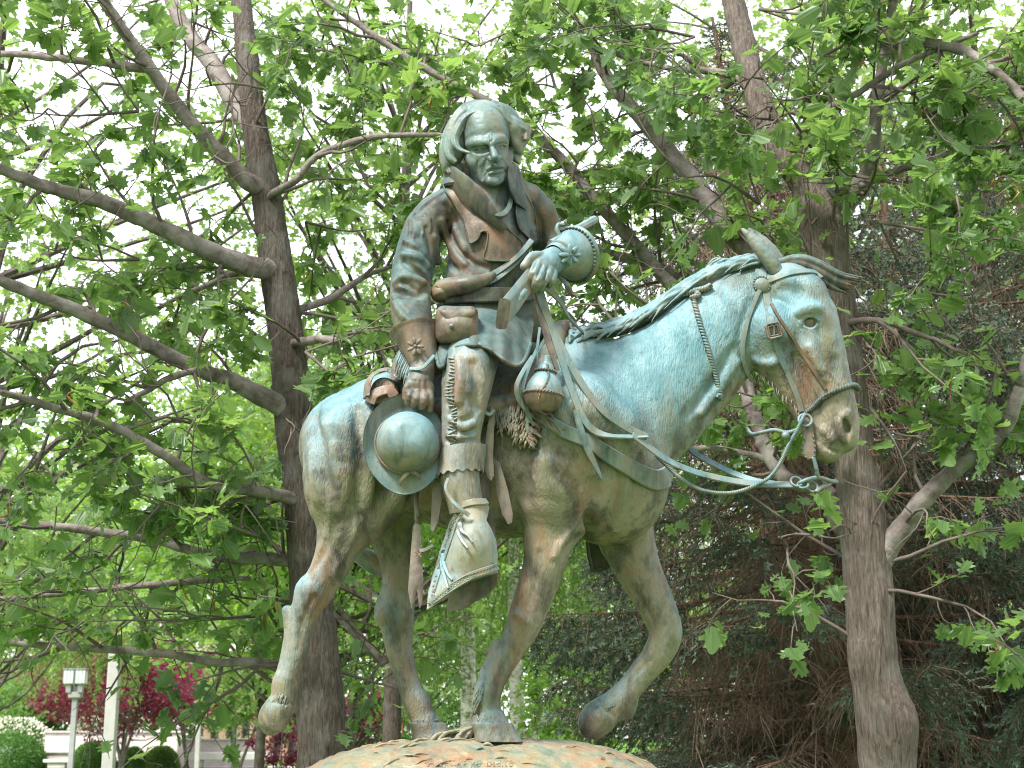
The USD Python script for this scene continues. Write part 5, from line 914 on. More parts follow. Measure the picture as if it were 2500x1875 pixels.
# leg in fringed leather trousers, with cuff, under the stirrup cover
T = Clay(at(1040, 1260, -.45) + [0, -.2, 0], at(1240, 830, -.45) + [0, .32, 0], .005)
rc(T, [(1160, 838, -.24, 70), (1148, 892, -.425, 65), (1140, 938, -.465, 62), (1132, 1000, -.46, 54), (1126, 1060, -.455, 48), (1128, 1100, -.45, 47)], .02)
rc(T, [(1128, 1095, -.45, 45), (1124, 1165, -.45, 47), (1140, 1250, -.45, 42)], .01)
L = lambda pts, off, k=.012, cut=False: T.line(pts, off, k, cut)
for f in ([(1100, 1040, 6), (1120, 1056, 7), (1160, 1050, 6)], [(1098, 1010, 5), (1120, 1030, 6), (1150, 1018, 6), (1170, 1000, 5)], [(1090, 1075, 5), (1125, 1080, 6), (1165, 1074, 5)], [(1140, 970, 6), (1160, 985, 6), (1170, 960, 5)], [(1096, 985, 6), (1112, 1004, 5)]): L(f, .003, .016, True)
for f in ([(1104, 1024, 6), (1130, 1044, 7), (1158, 1034, 6)], [(1120, 880, 9), (1124, 930, 9), (1118, 980, 8)], [(1096, 1062, 6), (1120, 1068, 6)]): L(f, -.003, .018)
L([(1106, 872, 4), (1106, 930, 4), (1112, 1000, 4), (1112, 1085, 4)], .001, .006, True)
L([(1155, 890, 10), (1165, 940, 10), (1160, 990, 8)], .002, .03, True)
V, F = T.mesh(2)
leg = obj('trouser_leg', displace((V, F), lambda v, n: .002 * bumpy(v, (40, 40, 10), 6) + .002 * bumpy(v, 14, 4)), 'trouser_bronze', rider, True, label='fringed leather trouser leg, blue green at the knee')
fr = []
for i in range(26):
    v = 876 + i * 8.2; u = 1102 + 5 * math.sin(i * .5) + (i > 14) * 6; p = T.surf(u, v, .002); a = rngh.uniform(-.5, .5)
    fr.append(box(p, (.030 + rngh.uniform(0, .014), .010, .009), 0, .003)); fr[-1].apply_transform(trimesh.transformations.rotation_matrix(a, [0, 1, 0], p))
obj('trouser_fringe', fr, 'trouser_bronze', rider, 45)
top, bot = at(1131, 1092, -.45), at(1122, 1160, -.45); ax = bot - top
n = 60; a = np.arange(n) * 2 * np.pi / n; vs = []
for t, rr, zz in ((0, .086, 0), (0, .099, 0), (.25, .102, 0), (.6, .101, 0), (1.0, .104, 1), (1.0, .097, 1), (.6, .09, 0)):
    z = np.where(zz, ((np.arange(n) % 4) < 2) * .010, 0); e1, e2 = np.array([1, 0, .1]), np.array([0, 1, 0])
    vs.append(top + ax * t + rr * (1 + .03 * np.sin(3 * a + t * 2))[:, None] * (np.cos(a)[:, None] * e1 + np.sin(a)[:, None] * e2 * .9) + np.array([0, 0, 1.0]) * z[:, None])
v = np.vstack(vs); i, j = np.meshgrid(np.arange(6), np.arange(n), indexing='ij'); j2 = (j + 1) % n
obj('trouser_cuff', (v, np.stack([i * n + j, (i + 1) * n + j, (i + 1) * n + j2, i * n + j2], -1).reshape(-1, 4)), 'trouser_bronze', rider, 45)

# gauntlets
def gauntlet(p0, z0, r0, p1, r1, sq=1.0, th=.010, n=48, x=(1, 0, 0), lip=.0):
    """flared cuff from the wrist p0 to the mouth p1"""
    z = norm(np.asarray(p1) - p0); y = norm(np.cross(z, x)); x = np.cross(y, z); a = np.arange(n) * 2 * np.pi / n; L_ = np.linalg.norm(np.asarray(p1) - p0); out = []
    for t, dr in ((0, 0), (.12, .004), (.4, .0), (.75, .0), (.93, .002), (.95, .007), (1.0, .008), (1.0, -th), (.5, -th), (0.02, -th)):
        r = r0 + (r1 - r0) * t ** 1.2 + dr; out.append(p0 + z * L_ * t + r * (np.cos(a)[:, None] * x + np.sin(a)[:, None] * y * sq))
    v = np.vstack(out); m = len(out); i, j = np.meshgrid(np.arange(m - 1), np.arange(n), indexing='ij'); j2 = (j + 1) % n
    return v, np.stack([i * n + j, i * n + j2, (i + 1) * n + j2, (i + 1) * n + j], -1).reshape(-1, 4)
wr = at(1034, 892, -.44); mo = at(1014, 806, -.385)
obj('gauntlet_cuff', gauntlet(wr, 0, .058, mo, .112, .8), 'brown_bronze', rider, 40, label='flared gauntlet cuff of the hanging hand')
emb = []
for k in range(7):
    an = k / 7 * 2 * np.pi; c = at(1014 + 13 * math.cos(an), 846 + 15 * math.sin(an), -.505); emb.append(ball(c, (.018, .006, .009), 1, rot([0, 1, 0], math.degrees(an))))
emb.append(ball(at(1014, 846, -.507), .009, 1))
obj('cuff_embroidery', emb, 'brown_bronze', rider, True)
obj('cuff_fringe', [tube(spline([at(978 + i * 3.0, 862 + i * 4.2, -.42), at(966 + i * 3.4 + rngh.uniform(-4, 4), 885 + i * 4.4, -.44), at(962 + i * 4 + rngh.uniform(-6, 6), 905 + i * 4 + rngh.uniform(-6, 8), -.43)], 8), np.linspace(.008, .003, 8), 5) for i in range(11)], 'strap_bronze', rider, True)
def fingers(c, root, tips, r, k=.006):
    for rt, mid, tip in tips: c.chain([(rt, r * 1.12), (mid, r), (tip, r * .78)], k)
h0 = at(1026, 940, -.47); g = Clay(h0 - [.15, .14, .19], h0 + [.14, .14, .17], .0042)
g.chain([J(1034, 880, -.44, 30), J(1030, 915, -.455, 31), J(1024, 940, -.47, 33)], .02, .8)
g.chain([J(1006, 948, -.47, 15), J(1026, 952, -.485, 15), J(1046, 950, -.48, 14)], .02)
for q in (((1046, 952, -.485, 11.5), (1050, 976, -.505, 10.5), (1049, 1001, -.495, 8)), ((1034, 955, -.49, 12), (1036, 977, -.53, 11), (1030, 993, -.515, 9)), ((1020, 955, -.49, 12), (1017, 976, -.53, 11), (1010, 990, -.51, 9)), ((1006, 950, -.48, 11.5), (1000, 968, -.52, 10.5), (996, 984, -.505, 8.5)), ((1008, 925, -.47, 12), (994, 950, -.50, 11), (990, 972, -.50, 8.5))): g.chain([J(*p) for p in q], .006)
for u in (1013, 1027, 1041): g.line([(u, 930, 2.5), (u, 955, 2.5)], .001, .006, True)
obj('glove', displace(g.mesh(1), lambda v, n: .0018 * bumpy(v, 40, 3)), 'brown_bronze', rider, True, label='gloved hand hanging down to the hat brim')
obj('glove_strap', strap([at(1000, 900, -.485), at(1030, 898, -.515), at(1060, 868, -.49)], .016, .006, (0, -1, .2)), 'strap_bronze', rider, 40)
# hand with the rifle
w2 = at(1352, 632, -.40); m2 = at(1406, 622, -.27)
obj('gauntlet_cuff', gauntlet(w2, 0, .064, m2, .130, .95, .010, 48, (0, .2, 1)), 'strap_bronze', rider, 40, label='turquoise gauntlet cuff with raised flower')
zz = norm(m2 - w2); pe = []
for k in range(8):
    an = k / 8 * 2 * np.pi; c = at(1391 + 14 * math.cos(an), 622 + 15 * math.sin(an), -.435 + .03 * math.cos(an)); pe.append(ball(c, (.026, .007, .012), 1, rot([0, 1, 0], math.degrees(an))))
pe.append(ball(at(1391, 622, -.445), .011, 1)); obj('cuff_flower', pe, 'strap_bronze', rider, True)
yv = norm(np.cross(zz, (0, .2, 1))); xv = np.cross(yv, zz)
obj('cuff_beading', [ball(w2 + (m2 - w2) * .88 + .127 * (math.cos(t) * xv + math.sin(t) * yv * .95), .0075, 1) for t in np.linspace(0, 2 * np.pi, 44, endpoint=False)], 'coat_bronze', rider, True)
c0 = at(1322, 660, -.46); g = Clay(c0 - [.15, .2, .16], c0 + [.16, .2, .16], .0042)
g.chain([J(1356, 632, -.39, 32), J(1336, 644, -.44, 34), J(1322, 656, -.47, 32)], .02, .9)
for q in (((1324, 626, -.36, 14), (1300, 628, -.41, 13), (1280, 650, -.425, 11)), ((1316, 640, -.40, 13), (1302, 668, -.445, 12.5), (1290, 690, -.41, 10)), ((1328, 652, -.405, 13), (1314, 682, -.45, 12.5), (1303, 706, -.41, 10)), ((1340, 660, -.395, 12.5), (1328, 684, -.43, 12), (1318, 704, -.40, 9.5)), ((1350, 668, -.375, 12), (1346, 686, -.40, 11), (1340, 696, -.37, 9))): g.chain([J(p[0], p[1], p[2] - .10, p[3]) for p in q], .006)
for q in ([(1312, 636, 3), (1300, 660, 3)], [(1324, 648, 3), (1310, 680, 3)], [(1336, 656, 3), (1322, 690, 3)]): g.line(q, .001, .006, True)
obj('glove', displace(g.mesh(1), lambda v, n: .0018 * bumpy(v, 40, 3)), 'strap_bronze', rider, True, label='turquoise gloved hand gripping the rifle stock')
obj('glove_tassel', [strap([at(1362, 672, -.40), at(1378 + i * 5, 690 + i * 3, -.42), at(1388 + i * 5, 712 + i * 2, -.41), at(1400 + i * 8, 726 - i * 2, -.40)], .014, .006, (0, -1, .3)) for i in range(3)], 'coat_bronze', rider, 40)
obj('wrist_band', ring(at(1362, 628, -.375), zz, .068, .010), 'coat_bronze', rider, True)
# rifle
def loft(secs):
    v = np.vstack([np.asarray(s) for s in secs]); m = len(secs[0]); k = len(secs); i, j = np.meshgrid(np.arange(k - 1), np.arange(m), indexing='ij'); j2 = (j + 1) % m
    q = np.stack([i * m + j, i * m + j2, (i + 1) * m + j2, (i + 1) * m + j], -1).reshape(-1, 4); f = np.vstack([q[:, [0, 1, 2]], q[:, [0, 2, 3]]]); e = (k - 1) * m
    return v, np.vstack([f, [[0, j + 1, j] for j in range(1, m - 1)], [[e, e + j, e + j + 1] for j in range(1, m - 1)]])
def sec(top, bot, w, n=16):
    top, bot = np.asarray(top), np.asarray(bot); c = (top + bot) / 2; h = (top - bot) / 2; s = np.array([.85, .52, 0]) * w; a = np.arange(n) * 2 * np.pi / n
    return np.stack([c + h * np.sign(math.sin(t)) * abs(math.sin(t)) ** .45 + s * np.sign(math.cos(t)) * abs(math.cos(t)) ** .45 for t in a])
stock = loft([sec(at(1234, 729, -.66), at(1222, 801, -.66), .024), sec(at(1236, 729, -.655), at(1224, 800, -.655), .027), sec(at(1262, 698, -.60), at(1250, 767, -.60), .027), sec(at(1288, 666, -.545), at(1280, 724, -.545), .026), sec(at(1306, 642, -.50), at(1302, 688, -.50), .024), sec(at(1330, 618, -.43), at(1336, 650, -.43), .022), sec(at(1372, 574, -.25), at(1384, 600, -.25), .02), sec(at(1400, 566, -.18), at(1406, 580, -.18), .014)])
rifle = obj('rifle', stock, 'strap_bronze', statue, 35, label='turquoise bronze muzzle loading rifle held across the saddle')
t = np.linspace(0, 1, 8)[:, None]; obj('barrel', tube(at(1345, 596, -.37) * (1 - t) + at(1452, 536, -.10) * t, .0205, 8), 'strap_bronze', rifle, 10)
obj('hammer', [tube(spline([at(1368, 580, -.31), at(1360, 562, -.31), at(1364, 548, -.31), at(1374, 550, -.31)], 14), np.linspace(.014, .009, 14), 8), box(at(1372, 549, -.31), (.026, .02, .012), .3, .003)], 'strap_bronze', rifle, 40)
obj('butt_plate', loft([sec(at(1231, 728, -.670), at(1220, 804, -.670), .026), sec(at(1235, 729, -.660), at(1224, 803, -.660), .0285)]), 'brown_bronze', rifle, 35)
obj('patch_box', plate([(1270, 716), (1280, 704), (1288, 706), (1284, 722), (1272, 736), (1266, 734)], -.625, .004, 4, None, 0, True, .004), 'strap_bronze', rifle, 40)
# ------------------------------------------------------------------ the statue: mane, ears, tack, hat, mound
def P3(pts): return np.array([at(u, v, y) for u, v, y in pts])
def on(u, v, off=.004): return H.surf(u, v, off)
for k, (u, v) in enumerate(((1979, 787), (1979, 787))):
    p = H.surf(u, v, -.008); p = p if k == 0 else p * [1, -1, 1] + [0, 2 * HY, 0]
    obj('eye', ball(p, (.035, .024, .030), 3), 'brown_bronze', horse, True)
EC = Clay(at(1790, 700, HY - .1) + [0, -.08, 0], at(1960, 540, HY) + [0, .20, .04], .0042)
for s in (-1, 1):
    y = HY + s * .075; d = 0 if s < 0 else 16
    chain(EC, [(1895 + d, 660, y, 17), (1880 + d, 636, y - .005, 20), (1854 + d, 603, y - .01, 18.5), (1832 + d, 578, y - .005, 12), (1814 + d, 561, y, 5)], .01, .8)
    chain(EC, [(1866 + d, 648, y - .046, 10), (1844 + d, 618, y - .052, 15), (1824 + d, 588, y - .04, 10), (1815 + d, 570, y - .02, 5)], .008, .7, True)
em = displace(EC.mesh(1), lambda v, n: .002 * bumpy(v, 45, 2)); obj('ears', em, 'hair_bronze', horse, True)
MC = Clay(at(1380, 850, 0) + [0, -.2, 0], at(2125, 560, 0) + [0, .25, .02], .0052)
rm = random.Random(11); crest = spline([(1392, 818), (1440, 812), (1501, 797), (1588, 755), (1684, 692), (1770, 648), (1850, 634), (1905, 640)], 60)
for i in range(260):
    t = rm.random() * 57; k = int(t); u0, v0 = crest[k] + (crest[k + 1] - crest[k]) * (t - k); L_ = rm.uniform(50, 110); y = rm.uniform(-.085, .06); up_ = rm.uniform(2, 17) + (12 if rm.random() < .08 else 0)
    k1, k2 = max(0, k - int(L_ / 18)), max(0, k - int(L_ / 9)); a, b = crest[k1], crest[k2]; side = max(0, -y) * 340
    chain(MC, [(u0 + 4, v0 + 6 + side * .2, y * .6, 3), (a[0], a[1] + 2 - up_ + side * .5, y, 3.6), (b[0] + rm.uniform(-6, 6), b[1] + 8 - up_ + side * rm.uniform(.6, 1.1), y - .005, 1.6)], .003)
chain(MC, [(1400, 824, .02, 8), (1500, 804, .02, 18), (1590, 764, .02, 22), (1690, 702, .02, 25), (1790, 660, .02, 23), (1890, 652, .0, 18)], .012, 1.8)
obj('mane', displace(MC.mesh(1), lambda v, n: .0012 * bumpy(v, 60, 2)), 'mane_bronze', horse, True, label='wind swept mane along the crest of the neck')
FC = Clay(at(1870, 740, -.1) + [0, -.12, 0], at(2125, 590, -.1) + [0, .22, .02], .0046)
for i in range(17):
    s = i / 16; e = (2104 - 40 * s + rm.uniform(-6, 6), 676 + 38 * s + rm.uniform(-4, 4)); y = HY - .05 + .10 * rm.random()
    chain(FC, [(1900 + 8 * s, 640 + 8 * s, HY, 8), (1950, 628 + 24 * s, y, 9), (2000 - 6 * s, 642 + 36 * s, y, 8.5), (2050 - 18 * s, 668 + 34 * s, y + .01, 6.5), (e[0], e[1], y + .02, 2.6)], .005)
obj('forelock', FC.mesh(1), 'coat_bronze', horse, True, label='dark forelock blown out over the brow')
tl = []
for i in range(16):
    s = rm.uniform(-1, 1); tl.append(tube(spline(P3([(790, 1040, .05), (770 + 6 * s, 1120, .30 + .03 * s), (800 + 10 * s, 1270 + 8 * s, .42 + .04 * s), (880 + 8 * s, 1355 + 22 * s, .42 + .04 * s), (960 + 8 * s, 1392 + 20 * s, .40), (1030 + 20 * s, 1380 + 26 * s, .38)]), 24), np.interp(np.linspace(0, 1, 24), [0, .3, .8, 1], [.03, .028, .020, .004]), 7))
obj('tail', tl, 'hair_bronze', horse, True)
# fur tufts at the fetlocks, jaw, chest and flank: short carved strokes
tf = []
def tufts(n, us, vs, du, dv, r, jit=8, off=.0, seed=0):
    g = random.Random(seed)
    for i in range(n):
        t = g.random(); u = np.interp(t, np.linspace(0, 1, len(us)), us) + g.uniform(-jit, jit); v = np.interp(t, np.linspace(0, 1, len(vs)), vs) + g.uniform(-jit, jit); k = g.uniform(.6, 1.2)
        a, n_ = H.surf(u, v, off, True)
        if abs(n_[1]) < .25 and a[1] > .1: continue
        b = a + (at(u + du * k * .5, v + dv * k * .5, a[1]) - a) + n_ * .004; c = a + (at(u + du * k, v + dv * k, a[1]) - a) + n_ * .001
        tf.append(tube(spline([a - n_ * .003, b, c], 6), np.array([.5, 1, 1, .8, .5, .12]) * r, 5))
tufts(44, [1840, 1870, 1910, 1950, 1975], [905, 925, 965, 1005, 1035], 7, 22, .0034, 7, seed=1)
tufts(40, [1180, 1172, 1166, 1162], [1665, 1690, 1710, 1728], -10, 26, .004, 7, seed=6)
tufts(22, [1168, 1200, 1240], [1756, 1762, 1757], 2, 16, .0045, 4, seed=7)
tufts(20, [1020, 1045, 1070], [1756, 1762, 1757], 3, 14, .0045, 4, seed=8)
tufts(24, [690, 700, 706], [1690, 1712, 1725], -8, 22, .004, 6, seed=9)
tufts(24, [1500, 1480, 1460], [1716, 1730, 1722], -16, 14, .004, 6, seed=12)
tf = trimesh.graph.smooth_shade(tri(cat(tf)), angle=1.0, facet_minarea=None); obj('fur', tf, 'horse_bronze', horse, True, kind='stuff', attr={'patina': patina_of(np.asarray(tf.vertices))})

# bridle
N_ = lambda pts, off=.006: [H.surf(u, v, off) for u, v in pts]
def on_strap(pts, w, th=.008, off=.007, n=40):
    q = [H.surf(u, v, off, True) for u, v in pts]; return strap([a for a, b in q], w, th, np.array([norm(b + [0, -.6, 0]) for a, b in q]), n)
bridle = obj('bridle', [on_strap([(1868, 655), (1862, 672), (1861, 692)], .040), on_strap([(1850, 660), (1846, 680), (1852, 700)], .024),
    on_strap([(1866, 700), (1872, 730), (1882, 785), (1890, 812), (1901, 857), (1912, 888), (1925, 915)], [.036, .038, .034, .026]), on_strap([(1923, 912), (1936, 942), (1949, 973), (1958, 1004)], [.028, .026])], 'strap_bronze', statue, 40, label='bridle of flat straps with buckle and round concho')
obj('browband', on_strap([(1870, 690), (1895, 680), (1930, 668), (1965, 664), (1990, 668), (2004, 680)], .028), 'strap_bronze', bridle, 40)
obj('throatlatch', on_strap([(1856, 708), (1846, 726), (1828, 780), (1814, 840), (1814, 880), (1822, 910), (1832, 926)], .022, .008, .010), 'strap_bronze', bridle, 40)
obj('nose_strap', on_strap([(1884, 745), (1900, 775), (1930, 820), (1960, 862), (1992, 908), (2016, 950)], .016, .008), 'brown_bronze', bridle, 40)
obj('noseband', rope(N_([(1966, 1012), (1984, 996), (2004, 978), (2030, 960), (2058, 947), (2080, 942)], .010) + [at(2096, 950, HY)], .013, 14), 'coat_bronze', bridle, True)
rp, rn = H.surf(1859, 697, .010, True); rn = norm(rn + [0, -1, .1])
obj('rosette', [aim(lathe([(0, .018), (.018, .016), (.030, .010), (.038, .004), (.040, 0), (.040, -.012), (0, -.012)], 30), rp, rn)] + [ball(rp + rn * .002 + .039 * (math.cos(t) * np.array([1, 0, 0]) + math.sin(t) * np.array([0, 0, 1])), .0065, 1) for t in np.linspace(0, 2 * np.pi, 18, endpoint=False)], 'strap_bronze', bridle, True)
bp, bn = H.surf(1889, 808, .020, True); bn = norm(bn + [0, -1, 0]); bx = norm(at(1905, 804, 0) - at(1874, 811, 0)); bz = np.cross(bx, bn) * -1
def frame(c, x, z, w, h, r): q = np.array([c + x * a * w / 2 + z * b * h / 2 for a, b in ((-1, -.8), (-.8, -1), (.8, -1), (1, -.8), (1, .8), (.8, 1), (-.8, 1), (-1, .8), (-1, -.8))]); return tube(q, r, 6)
obj('buckle', [frame(bp, bx, bz, .062, .068, .007), frame(bp, bx, bz, .044, .046, .004), box(bp, (.006, .008, .05))], 'brown_bronze', bridle, 40)
by = H.surf(1966, 1020, 0)[1] - .018
bit = obj('bit_shank', [plate([(1962, 1012), (1974, 1006), (1982, 1018), (1984, 1045), (1990, 1075), (1992, 1110), (1988, 1120), (1972, 1122), (1958, 1112), (1955, 1094), (1962, 1070), (1966, 1045)], by, .014, 5, None, 0, True, .006)], 'pink_bronze', statue, 40, label='rust brown bit shank with studded edge below the mouth')
obj('stud', [ball(at(u, v, by - .008), .0052, 1) for u, v in ((1958, 1084), (1957, 1096), (1960, 1108), (1968, 1116), (1978, 1119), (1987, 1114), (1990, 1102), (1990, 1090), (1988, 1078), (1986, 1066), (1964, 1072))], 'brown_bronze', bit, True)
obj('bit_ring', [ring(at(1966, 1026, by - .01), (0, -1, .2), .030, .007), tube(spline(P3([(1985, 1115, by), (1990, 1132, by), (1994, 1150, by), (1996, 1168, by + .02)]), 14), .010, 8)], 'strap_bronze', bit, True)
cz = by - .01
obj('chain_link', [ring(at(1944, 1176, cz), (.2, -1, .5), .026, .006), ring(at(1960, 1184, cz), (-.1, -.7, .7), .024, .006), ring(at(1982, 1188, cz + .02), (.3, -1, .4), .028, .006)], 'strap_bronze', bit, True)
obj('chain_bar', [tube(spline(P3([(1950, 1180, cz), (1975, 1170, cz), (2000, 1166, cz + .04), (2028, 1174, cz + .12), (2042, 1176, cz + .18)]), 20), .010, 8), tube(spline(P3([(1992, 1200, cz), (2004, 1190, cz + .06), (2022, 1182, cz + .12), (2040, 1172, cz + .18)]), 16), .009, 8)], 'strap_bronze', bit, True)
obj('neck_rope', [rope([at(1702, 716, .05)] + N_([(1694, 730), (1708, 789), (1727, 852), (1743, 912), (1757, 968)], .008), .012, 22), rope(N_([(1676, 726), (1700, 718), (1722, 712), (1738, 704)], .02), .014, 5), rope(N_([(1690, 712), (1706, 726), (1690, 736)], .022), .013, 4),
     rope([at(1754, 966, -.12), at(1762, 975, 0), at(1756, 965, .12)], .012, 5)], 'strap_bronze', statue, True, label='twisted rope knotted round the neck of the bronze horse')
y1 = by - .0
obj('lead_rope', [rope(P3([(1600, 1110, -.24), (1641, 1150, -.22), (1674, 1177, -.22), (1713, 1196, -.21), (1761, 1204, -.2), (1810, 1198, -.18), (1872, 1170, -.17), (1901, 1137, -.16), (1925, 1088, -.15), (1949, 1044, -.14), (1964, 1012, -.12)]), .0085, 56),
     rope(P3([(1824, 1046, .05), (1836, 1060, -.02), (1862, 1056, -.08), (1890, 1050, -.12), (1920, 1056, -.14), (1945, 1050, -.14)]), .009, 14), ball(at(1918, 1064, -.15), .019)], 'strap_bronze', statue, True, label='twisted lead rope hanging from the chin to the chest')
# reins
reins = obj('reins', [strap(P3([(1313, 700, -.47), (1332, 760, -.47), (1366, 838, -.45), (1419, 934, -.44), (1470, 1000, -.42), (1530, 1044, -.38), (1580, 1066, -.34)]), .034, .008, (0, -1, .15), 50),
    strap(P3([(1318, 706, -.455), (1340, 780, -.46), (1371, 876, -.45), (1395, 949, -.45), (1424, 1020, -.45), (1452, 1052, -.44), (1491, 1064, -.42), (1540, 1066, -.38), (1580, 1064, -.34)]), .032, .008, [(0, -1, .15)] * 6 + [(0, -.7, .7)] * 3, 60),
    strap(P3([(1545, 1062, -.385), (1590, 1096, -.33), (1636, 1127, -.29), (1690, 1150, -.25), (1732, 1162, -.22), (1790, 1174, -.19), (1850, 1181, -.16), (1934, 1183, cz)]), .036, .009, (0, -.9, .5), 60),
    strap(P3([(1405, 1000, -.455), (1418, 1050, -.45), (1434, 1095, -.43), (1450, 1128, -.41), (1470, 1170, -.39)]), [.030, .034, .03, .012], .008, (0, -1, .1), 30),
    strap(P3([(1660, 1080, .22), (1690, 1100, .2), (1713, 1117, .17), (1781, 1151, .1), (1843, 1173, .02), (1900, 1182, -.06)]), .036, .009, (0, -.8, .6), 40),
    strap(P3([(1322, 690, -.40), (1352, 718, -.36), (1372, 742, -.30), (1390, 776, -.2), (1424, 812, -.05)]), [.036, .034, .026, .02], .008, (0, -1, .3), 30)], 'strap_bronze', statue, 40, label='long flat reins looping from the hand to the bit')
obj('loose_rein', strap(P3([(1306, 700, -.45), (1322, 770, -.46), (1344, 850, -.455), (1362, 905, -.45)]), [.03, .032, .02], .008, (0, -1, .1), 30), 'pink_bronze', reins, 40)
# breast collar
bcp = [(1296, 1000), (1340, 1026), (1380, 1052), (1430, 1078), (1480, 1108), (1530, 1140), (1570, 1162), (1600, 1172), (1622, 1164)]
q = [H.surf(u, v, .016, True) for u, v in bcp]
bc = obj('breast_collar', [strap([a for a, b in q] + [at(1634, 1152, -.02), at(1640, 1140, .1), at(1620, 1130, .22)], [.055, .06, .07, .085, .10, .10, .085], .012, [norm(b + [0, -.5, 0]) for a, b in q] + [(1, -.3, 0), (1, 0, 0), (.8, .7, 0)], 70)], 'strap_bronze', statue, 40, label='broad breast collar strap crossing the chest of the horse')
obj('buckle', [frame(H.surf(1356, 1034, .034), norm(at(1370, 1043, 0) - at(1340, 1025, 0)), np.array([-.5, 0, .86]), .06, .07, .007), box(H.surf(1380, 1046, .028), (.012, .008, .012))], 'brown_bronze', bc, 40)

# saddle
SC = Clay(at(880, 1130, -.1) + [0, -.5, 0], at(1440, 760, -.1) + [0, .55, 0], .008)
rc(SC, [(1370, 800, .10, 18), (1356, 830, 0, 30), (1330, 900, -.18, 34), (1290, 930, -.30, 26), (1262, 950, -.36, 18)], .02)
rc(SC, [(1330, 815, .30, 26), (1340, 800, .16, 28), (1384, 796, .05, 20)], .02)
rc(SC, [(1060, 850, .2, 40), (1010, 880, 0, 44), (990, 930, -.25, 36), (1000, 975, -.36, 18)], .03)
rc(SC, [(1040, 900, -.1, 60), (1150, 910, -.08, 70), (1280, 890, -.06, 60)], .04)
rc(SC, [(1060, 1000, -.335, 30), (1160, 1000, -.345, 34), (1240, 990, -.345, 30)], .02)
saddle = obj('saddle', displace(SC.mesh(2), lambda v, n: .003 * bumpy(v, 20, 2)), 'brown_bronze', statue, True, label='brown bronze saddle under the rider with dark horn')
def skirt(p, th, off, mat, name, fine=.006, par=saddle, lab=None):
    m = plate(p, 0, th, 6, H, off); return obj(name, displace(m, lambda v, n: fine * bumpy(v, (30, 30, 22), 5, 3)), mat, par, 45, label=lab)
skirt([(1208, 985), (1222, 948), (1262, 908), (1300, 884), (1350, 868), (1352, 900), (1330, 960), (1316, 990), (1240, 1000)], .012, .03, 'brown_bronze', 'saddle_skirt', .002)
skirt([(1206, 990), (1250, 985), (1300, 975), (1326, 985), (1318, 1020), (1308, 1062), (1296, 1096), (1284, 1086), (1270, 1098), (1256, 1074), (1240, 1062), (1228, 1040), (1216, 1030)], .018, .034, 'fur_bronze', 'sheepskin', .010, saddle, 'shaggy pink brown sheepskin hanging below the saddle')
tf = []; g_ = random.Random(21)
for i in range(150):
    t = g_.random(); u = 1212 + 104 * t + g_.uniform(-4, 4); v = g_.uniform(995, 1086 - abs(t - .78) * 60); a, n_ = H.surf(u, v, .050, True); b = at(u + g_.uniform(-7, 9), v + g_.uniform(9, 16), a[1]); c = at(u + g_.uniform(-10, 12), v + g_.uniform(16, 26), a[1] + .008)
    tf.append(tube(spline([a, b + [0, -.012, 0], c], 6), np.array([.5, 1, 1, .85, .6, .15]) * .006, 5))
obj('sheepskin_curls', tf, 'fur_bronze', saddle, True, kind='stuff')
obj('saddle_string', [strap(P3([(1300, 870, -.44), (1278, 905, -.50), (1262, 940, -.52), (1266, 975, -.50), (1290, 1010, -.46), (1302, 1040, -.43)]), [.018, .022, .02, .01], .007, (0, -1, .1), 40),
     strap(P3([(1312, 850, -.44), (1290, 900, -.49), (1276, 950, -.50), (1286, 990, -.47), (1288, 1056, -.44)]), [.016, .02, .012], .007, (0, -1, .1), 40), strap(P3([(1318, 800, -.42), (1312, 850, -.45), (1310, 905, -.45)]), .013, .007, (0, -1, .1), 20),
     strap(P3([(1330, 830, -.44), (1300, 880, -.46), (1268, 930, -.505), (1274, 985, -.49), (1296, 1024, -.45)]), [.014, .018, .01], .007, (0, -1, .1), 40)], 'strap_bronze', saddle, 40)
gy = H.surf(1328, 950, 0)[1] - .09
gc = at(1328, 953, gy); gd = norm([.10, 0, 1.0]); gp = [(0, -.098), (.045, -.088), (.072, -.06), (.082, -.025), (.078, .015), (.062, .05), (.044, .075), (.036, .098), (.030, .112), (.022, .122), (.017, .14), (.013, .158), (0, .16)]
canteen = obj('canteen', aim(lathe(spline(gp, 40), 40), gc, gd), 'strap_bronze', statue, True, label='gourd canteen lashed with cord in front of the saddle')
cr = lambda z, r, n=60: np.array([gc + gd * z + r * (math.cos(t) * norm(np.cross([0, 1, 0], gd)) + math.sin(t) * np.array([0, 1, 0])) for t in np.linspace(0, 2 * np.pi, n)])
obj('canteen_cord', [rope(cr(-.022, .086, 30), .007, 20), rope(cr(.085, .046, 30), .006, 12)] + [rope(np.array([gc + gd * z + np.array([.25 * r * math.sin(3 * z * 8), -r, 0]) for r, z in gp[1:9]]), .005, 9), rope(P3([(1316, 1000, gy - .03), (1330, 1012, gy - .02), (1340, 1008, gy), (1350, 1018, gy)]), .006, 5)], 'brown_bronze', canteen, True)
obj('canteen_base', aim(lathe([(0, -.104), (.048, -.093), (.077, -.062), (.0865, -.03), (.086, -.024), (.07, -.02)], 40), gc, gd), 'brown_bronze', canteen, True)
